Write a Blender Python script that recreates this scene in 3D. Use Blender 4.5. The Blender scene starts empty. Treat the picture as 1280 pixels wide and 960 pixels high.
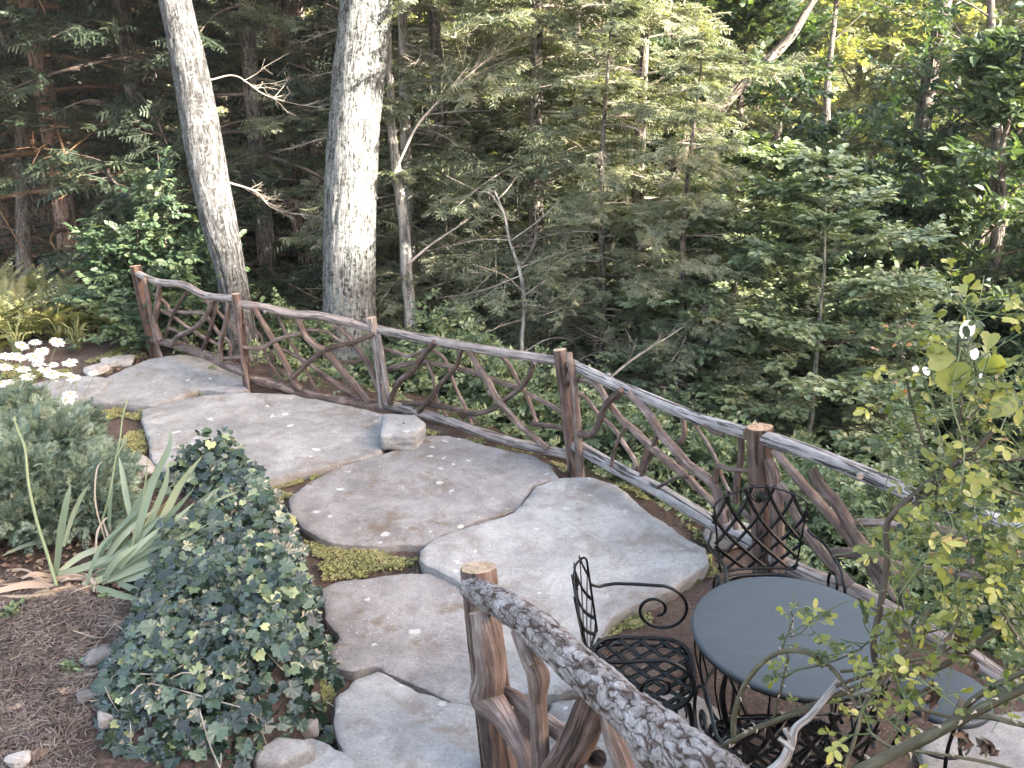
import bpy, math, random
import numpy as np
from mathutils import Vector
from mathutils.geometry import delaunay_2d_cdt

random.seed(7)
RS = np.random.default_rng(11)
D = bpy.data
SC = bpy.context.scene
COL = SC.collection
PI = math.pi

# ------------------------------------------------------------------ camera
PITCH = math.radians(21.0)
CAM = np.array([0.0, 0.0, 2.9])
FPX = 1180.0
CP, SP = math.cos(PITCH), math.sin(PITCH)

def ray(px, py):
    dx = (px - 640.0) / FPX
    dz = -(py - 480.0) / FPX
    return np.array([dx, CP + dz * SP, -SP + dz * CP])

def atz(px, py, z):
    d = ray(px, py)
    return CAM + d * ((z - CAM[2]) / d[2])

def att(px, py, t):
    return CAM + ray(px, py) * t

def depth(p):
    q = np.asarray(p) - CAM
    return q[1] * CP - q[2] * SP

def onplane(px, py, p0, n):
    d = ray(px, py)
    t = np.dot(np.asarray(p0) - CAM, n) / np.dot(d, n)
    return CAM + d * t

cam = D.cameras.new('camera')
cam.sensor_width = 36.0
cam.lens = 36.0 * FPX / 1280.0
cam.clip_start = 0.05
cam.clip_end = 2000.0
camo = D.objects.new('camera', cam)
camo.location = CAM
camo.rotation_euler = (math.radians(90) - PITCH, 0, 0)
COL.objects.link(camo)
SC.camera = camo

# ------------------------------------------------------------------ noise
def _hash(ix, iy, iz, seed=0):
    h = (ix * 374761393 + iy * 668265263 + iz * 2147483647 + seed * 1274126177) & 0xFFFFFFFF
    h = ((h ^ (h >> 13)) * 1274126177) & 0xFFFFFFFF
    h = ((h ^ (h >> 16)) * 2246822519) & 0xFFFFFFFF
    return ((h ^ (h >> 15)) & 0xFFFFFF) / float(0xFFFFFF)

def vnoise(P, seed=0):
    P = np.asarray(P, float)
    I = np.floor(P).astype(np.int64)
    f = P - I
    f = f * f * (3 - 2 * f)
    r = 0
    for dx in (0, 1):
        wx = f[..., 0] if dx else 1 - f[..., 0]
        for dy in (0, 1):
            wy = f[..., 1] if dy else 1 - f[..., 1]
            for dz in (0, 1):
                wz = f[..., 2] if dz else 1 - f[..., 2]
                r = r + wx * wy * wz * _hash(I[..., 0] + dx, I[..., 1] + dy, I[..., 2] + dz, seed)
    return r * 2 - 1

def fbm(P, octv=4, seed=0):
    P = np.asarray(P, float)
    a, s, r = 1.0, 0.0, 0
    for o in range(octv):
        r = r + a * vnoise(P * (2.0 ** o) + 17.3 * o, seed + o)
        s += a
        a *= 0.5
    return r / s

def cellular(P, seed=0):
    """F1, F2 distances of a jittered grid."""
    P = np.asarray(P, float)
    I = np.floor(P).astype(np.int64)
    f1 = np.full(P.shape[:-1], 9.0)
    f2 = np.full(P.shape[:-1], 9.0)
    cid = np.zeros(P.shape[:-1])
    for dx in (-1, 0, 1):
        for dy in (-1, 0, 1):
            for dz in (-1, 0, 1):
                cx, cy, cz = I[..., 0] + dx, I[..., 1] + dy, I[..., 2] + dz
                q = np.stack([cx + _hash(cx, cy, cz, seed), cy + _hash(cx, cy, cz, seed + 1),
                              cz + _hash(cx, cy, cz, seed + 2)], -1)
                d = np.linalg.norm(q - P, axis=-1)
                c = _hash(cx, cy, cz, seed + 5)
                near = d < f1
                f2 = np.where(near, f1, np.minimum(f2, d))
                cid = np.where(near, c, cid)
                f1 = np.where(near, d, f1)
    return f1, f2, cid

def sstep(a, b, x):
    t = np.clip((x - a) / (b - a), 0, 1)
    return t * t * (3 - 2 * t)

# ------------------------------------------------------------------ meshes
class MB:
    def __init__(s):
        s.V, s.F, s.T, s.G = [], [], [], []
        s.n = 0

    def add(s, V, F, tint=0.0, grain=None):
        V = np.asarray(V, float)
        F = np.asarray(F, np.int64)
        if len(V) == 0:
            return
        s.V.append(V)
        s.F.append(F + s.n)
        s.T.append(np.broadcast_to(np.asarray(tint, float), (len(V),)).copy())
        s.G.append(V.copy() if grain is None else np.asarray(grain, float))
        s.n += len(V)

    def tube(s, pts, rad, segs=8, caps=True, rough=0.0, seed=0, sub=4, ell=1.0, smooth=True, tint=0.0, detail=6.0):
        V, F, G, capd = tube_geo(pts, rad, segs, rough, seed, sub, smooth, detail, ell)
        s.add(V, F, tint, G)
        if caps:
            for (cv, cf, cg) in capd:
                s.add(cv, cf, 1.0, cg)

    def box(s, c, sz, R=None, tint=0.0):
        V = np.array([[x, y, z] for x in (-.5, .5) for y in (-.5, .5) for z in (-.5, .5)]) * np.asarray(sz)
        if R is not None:
            V = V @ np.asarray(R).T
        V = V + np.asarray(c)
        s.add(V, [[0, 1, 3, 2], [4, 6, 7, 5], [0, 4, 5, 1], [2, 3, 7, 6], [0, 2, 6, 4], [1, 5, 7, 3]], tint)

    def build(s, name, mat, parent=None, smooth=True, loc=None):
        V = np.concatenate(s.V)
        if loc is not None:
            V = V - np.asarray(loc)
        T = np.concatenate(s.T)
        G = np.concatenate(s.G)
        cnt = sum(len(f) for f in s.F)
        tot = np.concatenate([np.full(len(f), f.shape[1], np.int32) for f in s.F])
        loops = np.concatenate([f.ravel() for f in s.F]).astype(np.int32)
        start = np.concatenate([[0], np.cumsum(tot)[:-1]]).astype(np.int32)
        me = D.meshes.new(name)
        me.vertices.add(len(V))
        me.vertices.foreach_set('co', V.astype(np.float32).ravel())
        me.loops.add(len(loops))
        me.loops.foreach_set('vertex_index', loops)
        me.polygons.add(cnt)
        me.polygons.foreach_set('loop_start', start)
        me.polygons.foreach_set('loop_total', tot)
        me.polygons.foreach_set('use_smooth', np.full(cnt, smooth))
        me.update(calc_edges=True)
        a = me.attributes.new('tint', 'FLOAT', 'POINT')
        a.data.foreach_set('value', T.astype(np.float32))
        a = me.attributes.new('grain', 'FLOAT_VECTOR', 'POINT')
        a.data.foreach_set('vector', G.astype(np.float32).ravel())
        if mat:
            me.materials.append(mat)
        o = D.objects.new(name, me)
        COL.objects.link(o)
        if parent is not None:
            o.parent = parent
        return o

def resample(pts, rad, sub, smooth=True):
    P = np.asarray(pts, float)
    n = len(P)
    r = np.asarray(rad, float) if np.ndim(rad) else np.full(n, float(rad))
    if len(r) != n:
        r = np.interp(np.linspace(0, 1, n), np.linspace(0, 1, len(r)), r)
    if sub <= 1 or n < 2:
        return P, r
    if n == 2 or not smooth:
        u = np.linspace(0, n - 1, (n - 1) * sub + 1)
        return np.stack([np.interp(u, range(n), P[:, k]) for k in range(3)], 1), np.interp(u, range(n), r)
    E = np.vstack([2 * P[0] - P[1], P, 2 * P[-1] - P[-2]])
    out, ro = [], []
    for i in range(n - 1):
        p0, p1, p2, p3 = E[i], E[i + 1], E[i + 2], E[i + 3]
        for k in range(sub):
            t = k / sub
            out.append(0.5 * ((2 * p1) + (-p0 + p2) * t + (2 * p0 - 5 * p1 + 4 * p2 - p3) * t * t + (-p0 + 3 * p1 - 3 * p2 + p3) * t ** 3))
            ro.append(r[i] * (1 - t) + r[i + 1] * t)
    out.append(P[-1])
    ro.append(r[-1])
    return np.array(out), np.array(ro)

def frames(P):
    n = len(P)
    T = np.gradient(P, axis=0)
    T /= np.linalg.norm(T, axis=1)[:, None] + 1e-9
    a = np.array([0, 0, 1.0]) if abs(T[0][2]) < 0.9 else np.array([1.0, 0, 0])
    N = np.cross(T[0], a)
    N /= np.linalg.norm(N)
    Ns = [N]
    for i in range(1, n):
        N = N - T[i] * np.dot(N, T[i])
        N /= np.linalg.norm(N) + 1e-9
        Ns.append(N)
    Ns = np.array(Ns)
    return T, Ns, np.cross(T, Ns)

def tube_geo(pts, rad, segs=8, rough=0.0, seed=0, sub=4, smooth=True, detail=6.0, ell=1.0):
    P, r = resample(pts, rad, sub, smooth)
    T, N, B = frames(P)
    n = len(P)
    L = np.concatenate([[0], np.cumsum(np.linalg.norm(np.diff(P, axis=0), axis=1))])
    th = np.arange(segs) * 2 * PI / segs
    c, s = np.cos(th), np.sin(th)
    rr = np.repeat(r[:, None], segs, 1)
    if rough > 0:
        q = np.stack([np.broadcast_to(c * 1.2, (n, segs)), np.broadcast_to(s * 1.2, (n, segs)),
                      np.broadcast_to(L[:, None] * detail, (n, segs))], -1)
        rr = rr * (1 + rough * fbm(q + seed * 7.7, 3, seed))
    V = P[:, None, :] + rr[..., None] * (c[None, :, None] * N[:, None, :] + ell * s[None, :, None] * B[:, None, :])
    G = np.stack([np.broadcast_to(c[None, :], (n, segs)) * rr, np.broadcast_to(s[None, :], (n, segs)) * rr,
                  np.broadcast_to(L[:, None], (n, segs)) + seed * 3.1], -1)
    i = np.arange(n - 1)[:, None]
    j = np.arange(segs)[None, :]
    j2 = (j + 1) % segs
    F = np.stack([i * segs + j, i * segs + j2, (i + 1) * segs + j2, (i + 1) * segs + j], -1).reshape(-1, 4)
    caps = []
    for e, sg in ((0, -1), (n - 1, 1)):
        ring = V[e]
        cen = P[e] + T[e] * sg * r[e] * 0.08
        cv = np.vstack([ring, cen[None]])
        jj = np.arange(segs)
        cf = np.stack([jj, (jj + 1) % segs, np.full(segs, segs)], -1)
        if sg < 0:
            cf = cf[:, ::-1]
        cg = np.vstack([G[e], [[0, 0, G[e][0, 2]]]])
        caps.append((cv, cf, cg))
    return V.reshape(-1, 3), F, G.reshape(-1, 3), caps

def strip(mb, P, width, nrm, thick=0.003, tint=0.0):
    """flat bar along P, its wide side perpendicular to nrm"""
    P = np.asarray(P, float)
    T = np.gradient(P, axis=0)
    T /= np.linalg.norm(T, axis=1)[:, None] + 1e-9
    nrm = np.broadcast_to(np.asarray(nrm, float), P.shape)
    S = np.cross(T, nrm)
    S /= np.linalg.norm(S, axis=1)[:, None] + 1e-9
    Nn = np.cross(S, T)
    n = len(P)
    V = np.stack([P + S * width / 2 + Nn * thick / 2, P - S * width / 2 + Nn * thick / 2,
                  P - S * width / 2 - Nn * thick / 2, P + S * width / 2 - Nn * thick / 2], 1).reshape(-1, 3)
    F = []
    for i in range(n - 1):
        for k in range(4):
            F.append([i * 4 + k, i * 4 + (k + 1) % 4, (i + 1) * 4 + (k + 1) % 4, (i + 1) * 4 + k])
    F += [[3, 2, 1, 0], [4 * n - 4, 4 * n - 3, 4 * n - 2, 4 * n - 1]]
    mb.add(V, F, tint)

# ------------------------------------------------------------------ scene bookkeeping
def props(o, label=None, cat=None, group=None, kind=None):
    if label: o['label'] = label
    if cat: o['category'] = cat
    if group: o['group'] = group
    if kind: o['kind'] = kind
    return o

def thing(name, label, cat, loc=(0, 0, 0), group=None, rz=0.0):
    o = D.objects.new(name, None)
    o.empty_display_size = 0.1
    o.location = tuple(float(v) for v in loc)
    o.rotation_euler = (0, 0, rz)
    COL.objects.link(o)
    return props(o, label, cat, group)

def copy_tree(o, parent=None):
    c = o.copy()
    COL.objects.link(c)
    c.parent = parent
    for ch in list(o.children):
        copy_tree(ch, c)
    return c

# ------------------------------------------------------------------ templates and scattering
def basis(d, up, rng, tilt=0.3):
    d = d / (np.linalg.norm(d, axis=1)[:, None] + 1e-9)
    z = up + rng.normal(0, tilt, d.shape)
    z = z - d * np.sum(z * d, 1)[:, None]
    z /= np.linalg.norm(z, axis=1)[:, None] + 1e-9
    x = np.cross(d, z)
    return np.stack([x, d, z], -1)      # columns x,y,z

def scatter(mb, tpl, pos, R, scale, tint, ttint=None):
    tv, tf = tpl[0], tpl[1]
    n, k = len(pos), len(tv)
    V = np.einsum('nij,kj->nki', R, tv) * np.asarray(scale).reshape(-1, 1, 1) + pos[:, None, :]
    F = (tf[None] + (np.arange(n) * k)[:, None, None]).reshape(-1, tf.shape[1])
    T = np.repeat(np.asarray(tint, float)[:, None], k, 1)
    if len(tpl) > 2:
        T = T + tpl[2][None]
    mb.add(V.reshape(-1, 3), F, np.clip(T, 0, 1).ravel())

def leaf_tpl(w=0.34, fold=0.08, droop=0.12, mid=0.45):
    v = np.array([[0, 0, 0], [-w, mid * 0.75, fold], [-w * .8, mid * 1.45, fold * .6 - droop * .4], [0, 1, -droop],
                  [w * .8, mid * 1.45, fold * .6 - droop * .4], [w, mid * 0.75, fold]])
    return v, np.array([[0, 3, 2, 1], [0, 5, 4, 3]])

def merge_tpl(parts):
    V, F, T, n = [], [], [], 0
    for v, f, t in parts:
        V.append(v); F.append(f + n); T.append(np.full(len(v), t)); n += len(v)
    return np.concatenate(V), np.concatenate(F), np.concatenate(T)

def twig_tpl(rng, n=9, leaf=0.32, spread=55, wob=0.25, w=0.34, jit=0.2):
    parts = []
    lv, lf = leaf_tpl(w)
    for i in range(n):
        f = (i + 1) / n
        sgn = 1 if i % 2 else -1
        a = math.radians(spread) * sgn * (1 - 0.5 * f) + rng.normal(0, .25)
        if i == n - 1: a = 0
        d = np.array([[math.sin(a), math.cos(a), rng.normal(-.1, wob)]])
        R = basis(d, np.array([[0, 0, 1.0]]), rng, wob)[0]
        s = leaf * rng.uniform(.7, 1.15)
        v = (lv * s) @ R.T + np.array([rng.normal(0, .03), f * .9 + .02, rng.normal(0, .04)])
        parts.append((v, lf, rng.normal(0, jit * .6)))
    return merge_tpl(parts)

def spray_tpl(rng, pairs=8, width=.036, sparse=1.0):
    parts = []
    def stripq(a, b, w, t):
        a = np.array(a); b = np.array(b)
        d = b - a
        s = np.array([d[1], -d[0], 0]); s = s / (np.linalg.norm(s) + 1e-9) * w
        v = np.array([a - s * .8, a + s * .8, b + s * .5, b - s * .5])
        v[:, 2] += rng.normal(0, .012, 4)
        parts.append((v, np.array([[0, 1, 2, 3]]), t))
    stripq((0, 0, 0), (0, 1, -.12), width * .9, 0)
    for i in range(pairs):
        f = (i + .6) / (pairs + .6)
        for sg in (-1, 1):
            if rng.random() > sparse: continue
            a = math.radians(58) * sg + rng.normal(0, .12)
            L = (.44 * (1 - f) ** .8 + .07) * rng.uniform(.75, 1.15)
            p = np.array([0, f, -.12 * f * f])
            q = p + np.array([math.sin(a) * L, math.cos(a) * L, -.05 - rng.uniform(0, .08)])
            stripq(p, q, width * rng.uniform(.8, 1.3), rng.normal(0, .08))
            if L > .25:
                for sg2 in (-1, 1):
                    m = p * .5 + q * .5
                    a2 = a + sg2 * .8
                    stripq(m, m + np.array([math.sin(a2), math.cos(a2), -.2]) * L * .35, width * .9, rng.normal(0, .08))
    return merge_tpl(parts)

def ivy_tpl():
    ang = [-90, -60, -38, -18, 0, 28, 45, 68, 90]
    rad = [.16, .52, .68, .58, .68, .62, .80, .70, 1.0]
    # outline in polar around (0,.35), angle measured from the +x axis side, mirrored
    pts = []
    for a, r in zip(ang, rad):
        t = math.radians(a)
        pts.append([math.cos(t) * r * .62 + 0.0, .38 + math.sin(t) * r * .62])
    right = pts
    left = [[-x, y] for x, y in reversed(pts[1:-1])]
    o = right + left
    v = [[0, .38, -.02]] + [[x, y, .07 * abs(x) - .12 * max(0, y - .6) + (.008 if i % 2 else -.008)] for i, (x, y) in enumerate(o)]
    n = len(o)
    f = [[0, 1 + i, 1 + (i + 1) % n] for i in range(n)]
    return np.array(v), np.array(f)

def heart_tpl():
    o = [(0, .12), (.18, 0), (.42, .06), (.52, .3), (.42, .58), (.2, .85), (0, 1.08)]
    o = o + [(-x, y) for x, y in reversed(o[1:-1])]
    v = [[0, .4, -.06]] + [[x, y, .38 * abs(x) - .35 * max(0, y - .4) ** 1.5 + .04 * math.sin(9 * y + 5 * x)] for x, y in o]
    n = len(o)
    return np.array(v), np.array([[0, 1 + i, 1 + (i + 1) % n] for i in range(n)])

def oval_tpl(w=.32):
    a = np.linspace(0, 2 * PI, 9)[:-1]
    o = [(math.sin(t) * w, .5 - .5 * math.cos(t)) for t in a]
    v = [[0, .5, -.04]] + [[x, y, .16 * abs(x) - .12 * y * y] for x, y in o]
    n = len(o)
    return np.array(v), np.array([[0, 1 + (i + 1) % n, 1 + i] for i in range(n)])[:, ::-1]
# ------------------------------------------------------------------ materials
def new_mat(name):
    m = D.materials.new(name)
    m.use_nodes = True
    nt = m.node_tree
    for n in list(nt.nodes):
        nt.nodes.remove(n)
    out = nt.nodes.new('ShaderNodeOutputMaterial')
    return m, nt, out

class NT:
    def __init__(s, nt): s.nt = nt
    def n(s, t, **k):
        x = s.nt.nodes.new('ShaderNode' + t)
        for a, b in k.items(): setattr(x, a, b)
        return x
    def l(s, a, b): s.nt.links.new(a, b)
    def attr(s, name):
        return s.n('Attribute', attribute_name=name)
    def noise(s, vec, scale, detail=4, rough=.6, dist=0.0):
        x = s.n('TexNoise')
        x.inputs['Scale'].default_value = scale
        x.inputs['Detail'].default_value = detail
        x.inputs['Roughness'].default_value = rough
        x.inputs['Distortion'].default_value = dist
        s.l(vec, x.inputs['Vector'])
        return x.outputs['Fac']
    def voro(s, vec, scale, feat='F1', rnd=1.0):
        x = s.n('TexVoronoi', feature=feat)
        x.inputs['Scale'].default_value = scale
        x.inputs['Randomness'].default_value = rnd
        s.l(vec, x.inputs['Vector'])
        return x.outputs['Distance']
    def mapping(s, vec, scale, loc=(0, 0, 0)):
        x = s.n('Mapping')
        x.inputs['Scale'].default_value = scale
        x.inputs['Location'].default_value = loc
        s.l(vec, x.inputs['Vector'])
        return x.outputs['Vector']
    def ramp(s, fac, stops, interp='LINEAR'):
        x = s.n('ValToRGB')
        x.color_ramp.interpolation = interp
        e = x.color_ramp.elements
        while len(e) < len(stops): e.new(0.5)
        for i, (p, c) in enumerate(stops):
            e[i].position = p
            e[i].color = (*c, 1) if len(c) == 3 else c
        s.l(fac, x.inputs['Fac'])
        return x.outputs['Color']
    def mix(s, fac, a, b, mode='MIX'):
        x = s.n('Mix', data_type='RGBA', blend_type=mode)
        for sock, v in ((x.inputs[0], fac), (x.inputs[6], a), (x.inputs[7], b)):
            if hasattr(v, 'links') or isinstance(v, bpy.types.NodeSocket): s.l(v, sock)
            elif isinstance(v, (int, float)): sock.default_value = v
            else: sock.default_value = (*v, 1)
        return x.outputs[2]
    def math(s, op, a, b=None, clamp=False):
        x = s.n('Math', operation=op, use_clamp=clamp)
        for i, v in enumerate((a, b)):
            if v is None: continue
            if isinstance(v, (int, float)): x.inputs[i].default_value = v
            else: s.l(v, x.inputs[i])
        return x.outputs[0]
    def bump(s, h, strength, dist=.01, prev=None):
        x = s.n('Bump')
        x.inputs['Strength'].default_value = strength
        x.inputs['Distance'].default_value = dist
        s.l(h, x.inputs['Height'])
        if prev is not None: s.l(prev, x.inputs['Normal'])
        return x.outputs['Normal']
    def bsdf(s, out, col, rough, nrm=None, spec=.4, metal=0.0, coat=0.0):
        b = s.n('BsdfPrincipled')
        for k, v in (('Base Color', col), ('Roughness', rough), ('Specular IOR Level', spec), ('Metallic', metal), ('Coat Weight', coat)):
            if isinstance(v, bpy.types.NodeSocket): s.l(v, b.inputs[k])
            elif isinstance(v, (int, float)): b.inputs[k].default_value = v
            else: b.inputs[k].default_value = (*v, 1)
        if nrm is not None: s.l(nrm, b.inputs['Normal'])
        s.l(b.outputs[0], out.inputs['Surface'])
        return b

def leaf_mat(name, stops, rough=.5, trans=.28, spec=.35, tcol=1.5):
    m, nt, out = new_mat(name)
    g = NT(nt)
    t = g.attr('tint').outputs['Fac']
    geo = g.n('NewGeometry')
    nz = g.noise(geo.outputs['Position'], 1.3, 2)
    f = g.math('ADD', t, g.math('MULTIPLY', g.math('SUBTRACT', nz, .5), .35), True)
    col = g.ramp(f, stops)
    back = g.mix(.35, col, (.30, .34, .26))
    col2 = g.mix(g.math('MULTIPLY', geo.outputs['Backfacing'], .6), col, back)
    b = g.bsdf(out, col2, rough, spec=spec)
    if trans > 0:
        tr = g.n('BsdfTranslucent')
        g.l(g.mix(1.0, col, (tcol, tcol * 1.05, .55), 'MULTIPLY'), tr.inputs['Color'])
        mx = g.n('MixShader')
        mx.inputs[0].default_value = trans
        g.l(b.outputs[0], mx.inputs[1]); g.l(tr.outputs[0], mx.inputs[2])
        g.l(mx.outputs[0], out.inputs['Surface'])
    return m

def wood_mat(name, dark, mid, light, streak=7.0, scale=60.0, rough=.75, bump=.6, cut=(.50, .38, .27), patch=None, crack=0.0, dist=.006):
    m, nt, out = new_mat(name)
    g = NT(nt)
    gr = g.attr('grain').outputs['Vector']
    v = g.mapping(gr, (1, 1, 1.0 / streak))
    n1 = g.noise(v, scale, 6, .65, .3)
    n2 = g.noise(gr, 9, 3, .6)
    n3 = g.noise(v, scale * 3.0, 4, .6)
    f = g.math('ADD', g.math('MULTIPLY', n1, .6), g.math('MULTIPLY', n2, .4))
    col = g.ramp(f, [(.30, dark), (.5, mid), (.68, light)])
    h = g.math('ADD', n1, g.math('MULTIPLY', n3, .35))
    if crack > 0:
        vc = g.mapping(gr, (1, 1, .06))
        c = g.noise(vc, scale * 1.4, 5, .55, .6)
        cm = g.ramp(c, [(.40, (1, 1, 1)), (.47, (0, 0, 0))])
        col = g.mix(g.math('MULTIPLY', cm, crack), col, tuple(x * .22 for x in dark))
        h = g.math('SUBTRACT', h, g.math('MULTIPLY', cm, .8))
    if patch is not None:
        pm = g.ramp(g.noise(g.mapping(gr, (1, 1, .4)), 14, 4, .7), [(.52, (0, 0, 0)), (.60, (1, 1, 1))])
        col = g.mix(pm, col, patch)
    # cut ends carry tint 1
    t = g.attr('tint').outputs['Fac']
    ringv = g.n('Vector' + 'Math', operation='LENGTH')
    g.l(g.mapping(gr, (1, 1, 0)), ringv.inputs[0])
    ring = g.noise(ringv.outputs['Value'], 1.0, 1)
    w = g.math('SINE', g.math('MULTIPLY', ringv.outputs['Value'], 900.0))
    cutc = g.mix(g.math('MULTIPLY', g.math('ADD', w, 1.0), .22), cut, tuple(c * .55 for c in cut))
    cutc = g.mix(g.math('MULTIPLY', n2, .6), cutc, tuple(c * .6 for c in cut))
    col = g.mix(t, col, cutc)
    nr = g.bump(h, bump, dist)
    g.bsdf(out, col, rough, nr, spec=.3)
    return m

M = {}
M['branch_wood'] = wood_mat('peeled_branch_wood', (.055, .036, .030), (.165, .115, .096), (.40, .325, .29), streak=9, scale=55, bump=.9, crack=.25)
M['branch_dark'] = wood_mat('dark_branch_wood', (.035, .022, .018), (.10, .066, .054), (.24, .18, .155), streak=9, scale=55, bump=.9, crack=.25)
M['rail_wood'] = wood_mat('weathered_rail_wood', (.12, .095, .085), (.27, .225, .205), (.42, .375, .35), streak=16, scale=45, crack=.75)
M['rail_grey'] = wood_mat('grey_rail_wood', (.13, .115, .11), (.29, .265, .255), (.46, .43, .42), streak=18, scale=45, crack=.95, bump=.9)
M['rail_dark'] = wood_mat('dark_barked_rail_wood', (.045, .028, .024), (.11, .075, .065), (.24, .19, .17), streak=8, scale=40, patch=(.26, .19, .16), crack=.3)
M['post_wood'] = wood_mat('split_post_wood', (.045, .027, .021), (.13, .082, .066), (.26, .19, .165), streak=14, scale=35, crack=.7, bump=1.0, dist=.012, cut=(.62, .47, .34))
M['post_bark'] = wood_mat('dark_post_bark', (.035, .022, .018), (.10, .062, .048), (.20, .135, .11), streak=10, scale=32, crack=.9, bump=1.0, dist=.015, cut=(.50, .33, .22), patch=(.15, .085, .06))
M['post_orange'] = wood_mat('orange_stripped_wood', (.05, .032, .026), (.15, .10, .082), (.31, .23, .195), streak=16, scale=30, crack=.6, bump=1.0, dist=.012)

def bark_displaced():
    m, nt, out = new_mat('scaly_bark')
    g = NT(nt)
    gr = g.attr('grain').outputs['Vector']
    t = g.attr('tint').outputs['Fac']      # 0 crevice .. 1 plate face
    n1 = g.noise(gr, 60, 6, .7)
    n2 = g.noise(gr, 14, 3, .6)
    n3 = g.noise(g.mapping(gr, (1, 1, .35)), 170, 4, .7)
    plate = g.ramp(g.math('ADD', g.math('MULTIPLY', n1, .5), g.math('MULTIPLY', n2, .5)),
                   [(.34, (.10, .082, .075)), (.46, (.21, .185, .175)), (.58, (.34, .315, .305)), (.72, (.52, .50, .485))])
    crev = g.mix(n2, (.018, .012, .010), (.085, .05, .038))
    f = g.ramp(t, [(.10, (0, 0, 0)), (.75, (1, 1, 1))])
    col = g.mix(f, crev, plate)
    g.bsdf(out, col, .85, g.bump(g.math('ADD', n1, g.math('MULTIPLY', n3, .6)), .7, .006), spec=.2)
    return m
M['scaly_bark'] = bark_displaced()

def trunk_mat(name, dark, mid, pale, lichen, amount=.5, scale=26, thr=.46):
    m, nt, out = new_mat(name)
    g = NT(nt)
    gr = g.attr('grain').outputs['Vector']
    v = g.mapping(gr, (1, 1, .16))
    n1 = g.noise(v, scale, 6, .62, .5)
    n2 = g.noise(gr, 5, 3, .6)
    furrow = g.ramp(n1, [(thr - .07, (1, 1, 1)), (thr + .05, (0, 0, 0))])
    base = g.ramp(g.noise(v, scale * 2.2, 5, .7), [(.35, mid), (.62, pale)])
    col = g.mix(furrow, base, dark)
    sp = g.noise(gr, 30, 5, .75)
    lm = g.ramp(g.math('ADD', g.math('MULTIPLY', sp, .7), g.math('MULTIPLY', n2, .3)), [(.53 - amount * .08, (0, 0, 0)), (.57, (1, 1, 1))])
    col = g.mix(g.math('MULTIPLY', lm, .85), col, lichen)
    h = g.math('SUBTRACT', n1, g.math('MULTIPLY', furrow, .5))
    h = g.math('ADD', h, g.math('MULTIPLY', sp, .3))
    t = g.attr('tint').outputs['Fac']
    g.bsdf(out, col, .85, g.bump(h, 1.0, .02), spec=.2)
    return m
M['trunk_lichen'] = trunk_mat('lichen_oak_bark', (.022, .020, .018), (.08, .076, .073), (.195, .19, .184), (.26, .27, .248), .9, 38, .475)
M['trunk_grey'] = trunk_mat('grey_leaning_bark', (.035, .032, .03), (.075, .071, .069), (.135, .133, .13), (.19, .19, .178), .5, 40, .47)
M['trunk_brown'] = trunk_mat('brown_tree_bark', (.03, .022, .018), (.11, .085, .07), (.22, .18, .15), (.26, .25, .21), .1)
M['trunk_redbrown'] = trunk_mat('red_brown_bark', (.04, .022, .016), (.20, .11, .08), (.36, .23, .17), (.42, .33, .26), .2)
M['trunk_pale'] = trunk_mat('pale_sapling_bark', (.15, .13, .11), (.33, .29, .25), (.50, .45, .40), (.5, .5, .44), .2)

def twig_mat(name, a, b):
    m, nt, out = new_mat(name)
    g = NT(nt)
    geo = g.n('NewGeometry')
    col = g.ramp(g.noise(geo.outputs['Position'], 6, 3), [(.35, a), (.65, b)])
    g.bsdf(out, col, .8, spec=.2)
    return m
M['twig'] = twig_mat('brown_twigs', (.07, .05, .038), (.20, .155, .125))
M['twig_pale'] = twig_mat('pale_dead_twigs', (.22, .18, .14), (.46, .40, .33))
M['twig_rust'] = twig_mat('rusty_dead_twigs', (.14, .07, .035), (.28, .15, .08))

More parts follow.
